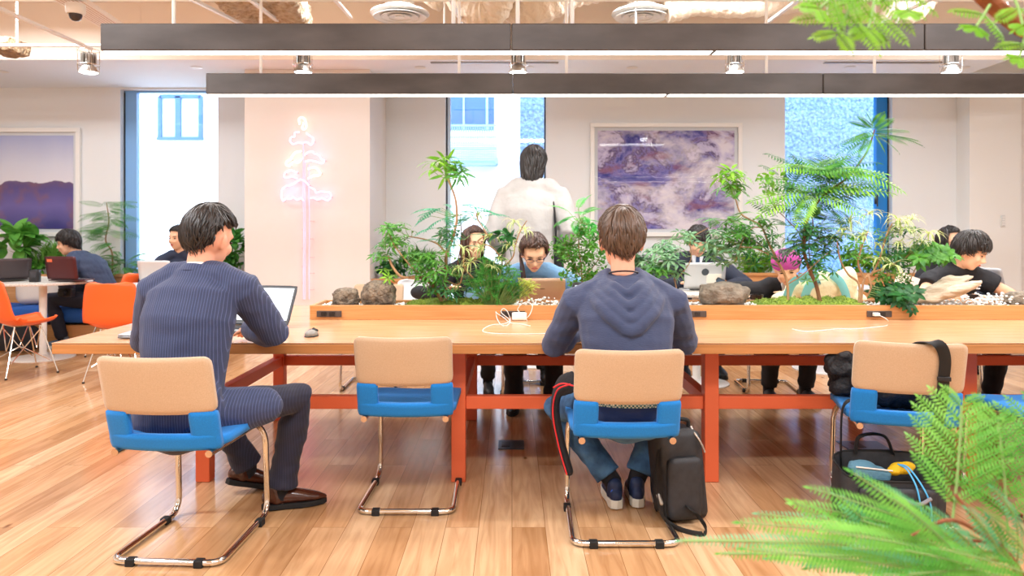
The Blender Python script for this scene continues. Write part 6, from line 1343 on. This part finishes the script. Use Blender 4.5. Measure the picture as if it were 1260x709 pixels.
def rock(label, px, py0, py1, w_px, d, m, seed, flat=1.0, group='rocks in the planter'):
    k = d/F; W, Hh = w_px*k, (py1-py0)*k; c = at(px, (py0+py1)/2, d); z0 = PZ-.03; topz = at(0, py0, d).z; zc = (z0+topz)/2; g = G(); g.ell((0, 0, 0), (1, 1, 1), None, 40, 26); rn = random.Random(seed); off = V((seed*3.1, 0, 0)); vs = []
    for v in g.v:
        v = V(v); n = v.normalized(); f = 1+.22*mnoise.noise(n*1.6+off)+.14*mnoise.noise(n*4+off)+.05*mnoise.noise(n*12+off); v = n*f
        s_ = V((math.copysign(abs(v.x)**.8, v.x), math.copysign(abs(v.y)**.8, v.y), math.copysign(abs(v.z)**.75, v.z))); vs.append((c.x+s_.x*W*.5, d+s_.y*min(.13, W*.42), zc+s_.z*(topz-z0)*.52))
    g.v = vs; o = g.build('rock', m, smooth='all', base=(c.x, d, z0)); return tag(o, label, 'rock', group)
rock('small brown lava rock, leftmost in the planter', 426, 355, 374, 33, 4.45, M_lava, 2); rock('large pitted dark lava rock right of the small one', 466, 346, 374, 42, 4.45, M_lava, 5)
rock('broad grey brown rock between hooded man and right trees', 890, 348, 375, 56, 4.45, M_grock, 9); rock('grey brown rock cut by the right edge of the planter', 1254, 359, 375, 36, 4.45, M_grock, 4)
# driftwood: bleached tapering log with two prongs
M_dw = mat('driftwood', '#d8c9b2', .85, col2='#b39f86', noise=(9, (.5, 3, 3)), bump=(16, .9, .02, (.4, 3, 3)))
t = thing('driftwood', 'bleached forked driftwood lying across the right planter', 'driftwood', tuple(at(1156, 372, 4.42)))
g = G(); 
def dw(pts, rs): P = smoothpath([at(x, y, d) for x, y, d in pts], 5); n = len(P); R = [tuple(np.interp(i/(n-1), np.linspace(0, 1, len(rs)), [r[j] for r in rs]) for j in (0, 1)) for i in range(n)]; g.tube(P, R, 14, ref=(0, 1, 0), rnd=True)
dw([(1120, 371, 4.42), (1138, 364, 4.42), (1160, 355, 4.43), (1180, 348, 4.44), (1196, 340, 4.46)], [(.02, .010), (.05, .036), (.055, .045), (.03, .022), (.010, .007)])
dw([(1124, 371, 4.40), (1148, 366, 4.40), (1176, 358, 4.38), (1200, 350, 4.36), (1207, 346, 4.36)], [(.02, .012), (.05, .040), (.05, .036), (.028, .022), (.010, .008)])
dw([(1150, 358, 4.43), (1164, 344, 4.44), (1182, 341, 4.45), (1192, 338, 4.45)], [(.03, .03), (.02, .014), (.014, .010), (.006, .005)])
o = g.build('log', M_dw, t, True, remesh=.006, sm=2)
ruffle(o.data, lambda c: .010*mnoise.noise(V((c.x*9, c.y*26, c.z*26)))+.005*mnoise.noise(V((c.x*24, c.y*80, c.z*80))))

# ---------------- plants on the window planters
def ledgeplant(name, label, px, d, z, fn): p = Plant(name, label, V(((px-CX)*d/F, d, z)), None); p.nodes = [V(((px-CX)*d/F, d, z))]; fn(p); return p.done()
def f1(p):
    p.branch([V((at(22, 0, 8.55).x, 8.55, .66)), (23, 315, 8.55), (21, 290, 8.55)], .016, .009); p.cluster('ovate', 20, 296, 8.40, 20, 17, 14, .22, mats=L_fig, dd=.08)
ledgeplant('fiddle_leaf_fig', 'broad leaved fig plant below the left picture', 22, 8.55, .66, f1)
def f2(p):
    p.branch([V((at(138, 0, 8.55).x, 8.55, .66)), (138, 312, 8.55), (130, 296, 8.55), (134, 272, 8.55), (131, 250, 8.55)], .012, .005)
    g = p.g('foliage', L_pin)
    for k in range(34): bx, by = rnp.uniform(126, 138), rnp.uniform(248, 300); frond(g, at(bx, by, 8.5), at(bx+rnp.choice((-1, -1, 1))*rnp.uniform(14, 34), by+rnp.uniform(-6, 12), 8.45+rnp.uniform(-.25, .1)), rnp, 15, .055, 0, .13)
ledgeplant('feathery_tree', 'feathery leaved young tree at the left window', 138, 8.55, .66, f2)
def mkgrass(kind, x, y, rx, ry, n, sz, m, d=8.5, key='foliage'): 
    def f(p): p.cluster(kind, x, y, d, rx, ry, n, sz, mats=m, dd=.12, tw=kind not in ('grass',))
    return f
ledgeplant('trailing_fern', 'low fern clump right of the feathery tree at left window', 150, 8.5, .66, mkgrass('pinnate', 150, 325, 24, 9, 34, .20, L_pin)); ledgeplant('ornamental_grass', 'grassy clump between the fig and the bench man', 62, 8.5, .66, mkgrass('grass', 60, 326, 26, 9, 34, .28, L_vgr)); ledgeplant('leafy_shrub', 'small leafy shrub behind the far left laptop', 35, 8.5, .66, mkgrass('small', 38, 327, 18, 8, 36, .06, L_sch)); ledgeplant('low_fern', 'low fern behind the bench man near the window frame', 118, 8.5, .66, mkgrass('pinnate', 114, 322, 14, 10, 20, .16, L_sch, 8.4))
def f3(p): p.branch([V((at(284, 0, 8.45).x, 8.5, .66)), (284, 318, 8.5), (286, 300, 8.5)], .010, .006); p.cluster('ovate', 287, 306, 8.5, 12, 22, 18, .15, mats=L_pin, dd=.12); p.cluster('small', 282, 322, 8.4, 14, 10, 22, .07, mats=L_sch)
ledgeplant('rubber_plant', 'upright leafy plant right of the suited man head', 284, 8.5, .66, f3)
ledgeplant('small_fern', 'dark small fern on the ledge left of the umbrella tree', 482, 8.2, .66, mkgrass('small', 482, 330, 16, 8, 40, .06, L_drk, 8.15)); ledgeplant('spider_plant', 'grassy ledge plant behind the umbrella tree', 512, 8.2, .66, mkgrass('grass', 512, 330, 24, 6, 30, .26, L_sch, 8.15))
ledgeplant('ledge_shrub', 'bright green shrub on the ledge left of the magenta cap', 932, 8.5, .70, mkgrass('small', 932, 325, 24, 12, 50, .07, L_bri)); ledgeplant('ledge_fern', 'green ledge fern behind the cream tote bag', 1062, 8.5, .70, mkgrass('small', 1062, 322, 30, 12, 50, .07, L_bri)); ledgeplant('ledge_ivy', 'pale green ledge ivy left of the man in tie', 800, 8.5, .70, mkgrass('small', 780, 325, 20, 12, 34, .07, L_sil))

# ---------------- large foreground acacia at right
p = Plant('foreground_acacia', 'large blurred acacia tree in the right foreground', (0.98, 1.15, 0), None, 'tree')
Fd = 1.12
def bip(base_, tip, pairs, pl, rn, m='pale_foliage', mats=L_acac, side=None, droop=.25):
    """bipinnate leaf: main stalk with paired feather leaflets"""
    g = p.g(m, mats); d = tip-base_; L_ = d.length; d.normalize(); n = V((-.0, -.9, .5)); s = d.cross(n).normalized(); n = s.cross(d).normalized(); pts = []
    for i in range(pairs+1):
        t = i/pairs; a = droop*t; q = base_+d*L_*t-n*L_*droop*.4*t*t; pts.append(q)
        if i == 0: continue
        ln = pl*math.sin(PI*(t*.7+.22))**.7
        for sg in (-1, 1):
            dd = (s*sg*rn.uniform(.85, 1.1)+d*.75+n*rn.uniform(-.05, .15)); pinnate(g, q, dd, n+rdir(rn)*.15, ln, max(8, int(ln/.0056)), .0150, rn, 0, rn.uniform(.05, .35), None, .31)
    p.tw.tube(pts, [.0022]*len(pts), 6); p.has_tw = True
def fa(x, y, d=Fd): return at(x, y, d)
p.branch([V((.98, 1.15, .0)), V((.95, 1.15, .4)), fa(1262, 720, 1.12), fa(1226, 668, 1.1)], .012, .005)
p.branch([V((.97, 1.15, .2)), V((1.02, 1.18, .8)), V((.98, 1.25, 1.35)), fa(1300, 60, 1.2), fa(1256, 32, 1.15), fa(1215, 0, 1.12), fa(1150, -60, 1.1)], .022, .011)
p.branch([fa(1226, 668, 1.1), fa(1172, 640, 1.08), fa(1120, 660, 1.05)], .004, .002); p.branch([fa(1235, 680, 1.1), fa(1176, 610, 1.12)], .004, .003)
R_ = random.Random(21)
for (bx, by, tx, ty, n, pl, dd) in ((1172, 640, 1190, 500, 7, .095, 0), (1240, 660, 1236, 520, 6, .10, .04), (1260, 640, 1290, 510, 6, .10, .1)):
    bip(fa(bx, by, Fd+dd), fa(tx, ty, Fd+dd+.04), n, pl, R_)
# long single feathers fanning out to the left and down
def feather(x0, y0, x1, y1, dd=0, ll=.019, m='pale_foliage', mats=L_acac, dr=.35):
    b = fa(x0, y0, Fd+dd); e = fa(x1, y1, Fd+dd-.04); d = e-b; L_ = d.length; pinnate(p.g(m, mats), b, d+V((0, 0, .15*L_)), V((0, -.85, .6)), L_, max(12, int(L_/.0062)), ll, R_, 0, dr, p.tw, .25); p.has_tw = True
FE = [(1150, 655, 1010, 618, 0), (1155, 660, 990, 640, 0), (1140, 664, 945, 655, 1), (1130, 668, 925, 668, 0), (1140, 676, 850, 700, 1), (1150, 690, 900, 712, 0), (1120, 680, 960, 690, 0), (1160, 668, 1062, 596, 0), (1166, 660, 1085, 605, 1), (1180, 690, 1010, 722, 0), (1190, 700, 1060, 740, 0), (1200, 690, 1110, 745, 0), (1210, 690, 1160, 750, 1), (1180, 670, 1090, 640, 0), (1200, 676, 1120, 652, 0), (1160, 680, 1030, 672, 0), (1170, 685, 1060, 690, 1), (1220, 690, 1150, 665, 0), (1225, 690, 1175, 660, 1), (1230, 680, 1205, 640, 1), (1240, 690, 1230, 650, 1), (1250, 700, 1262, 655, 1), (1245, 710, 1190, 720, 0), (1205, 700, 1125, 690, 0), (1190, 680, 1080, 668, 0), (1150, 672, 1045, 648, 0), (1140, 672, 1000, 700, 0), (1215, 700, 1130, 720, 0), (1060, 668, 985, 630, 0), (1085, 664, 1040, 622, 1), (1262, 690, 1200, 668, 1), (1262, 705, 1170, 690, 0), (1262, 715, 1140, 712, 0), (1255, 700, 1215, 655, 0), (1240, 712, 1120, 700, 1), (1225, 715, 1100, 725, 0), (1200, 712, 1080, 708, 1), (1180, 710, 1020, 705, 0), (1150, 706, 960, 712, 1), (1120, 700, 930, 700, 0), (1262, 680, 1222, 640, 0), (1210, 690, 1160, 640, 1), (1190, 685, 1140, 632, 0), (1170, 675, 1110, 625, 0), (1262, 722, 1232, 680, 0), (1262, 660, 1235, 612, 1)]
for k, (x0, y0, x1, y1, deep) in enumerate(FE): feather(x0, y0, x1, y1, [-.05, 0, .05, -.1][k % 4], R_.uniform(.016, .022), 'deep_foliage' if deep else 'pale_foliage', L_acad if deep else L_acac)
for a_, b_ in (((1226, 668), (1120, 668)), ((1226, 680), (1090, 690)), ((1240, 690), (1180, 700))): p.branch([fa(*a_), fa((a_[0]+b_[0])/2, (a_[1]+b_[1])/2-4), fa(*b_)], .003, .0015)
p.branch([fa(1215, 0, 1.12), fa(1120, -25, 1.1), fa(1060, -22, 1.08)], .004, .002)
for (bx, by, tx, ty, n, pl) in ((1062, -22, 1034, 34, 3, .085), (1080, -24, 1072, 30, 3, .075), (1110, -26, 1120, 8, 2, .05), (1050, -24, 1012, 4, 3, .07), (1218, 6, 1205, 28, 2, .05), (1262, 40, 1258, 66, 2, .04), (1246, -8, 1262, 26, 2, .04)):
    bip(fa(bx, by, 1.1), fa(tx, ty, 1.06), n, pl, R_, 'overhead_foliage', leafmat('leaf_lime', '#68a81c', '#9ccc3c', .5, 9))
p.done(mat('bark_warm', '#9a5c38', .85, col2='#74402a', noise=(30, (1, 1, .3)), bump=(40, .8, .01)))
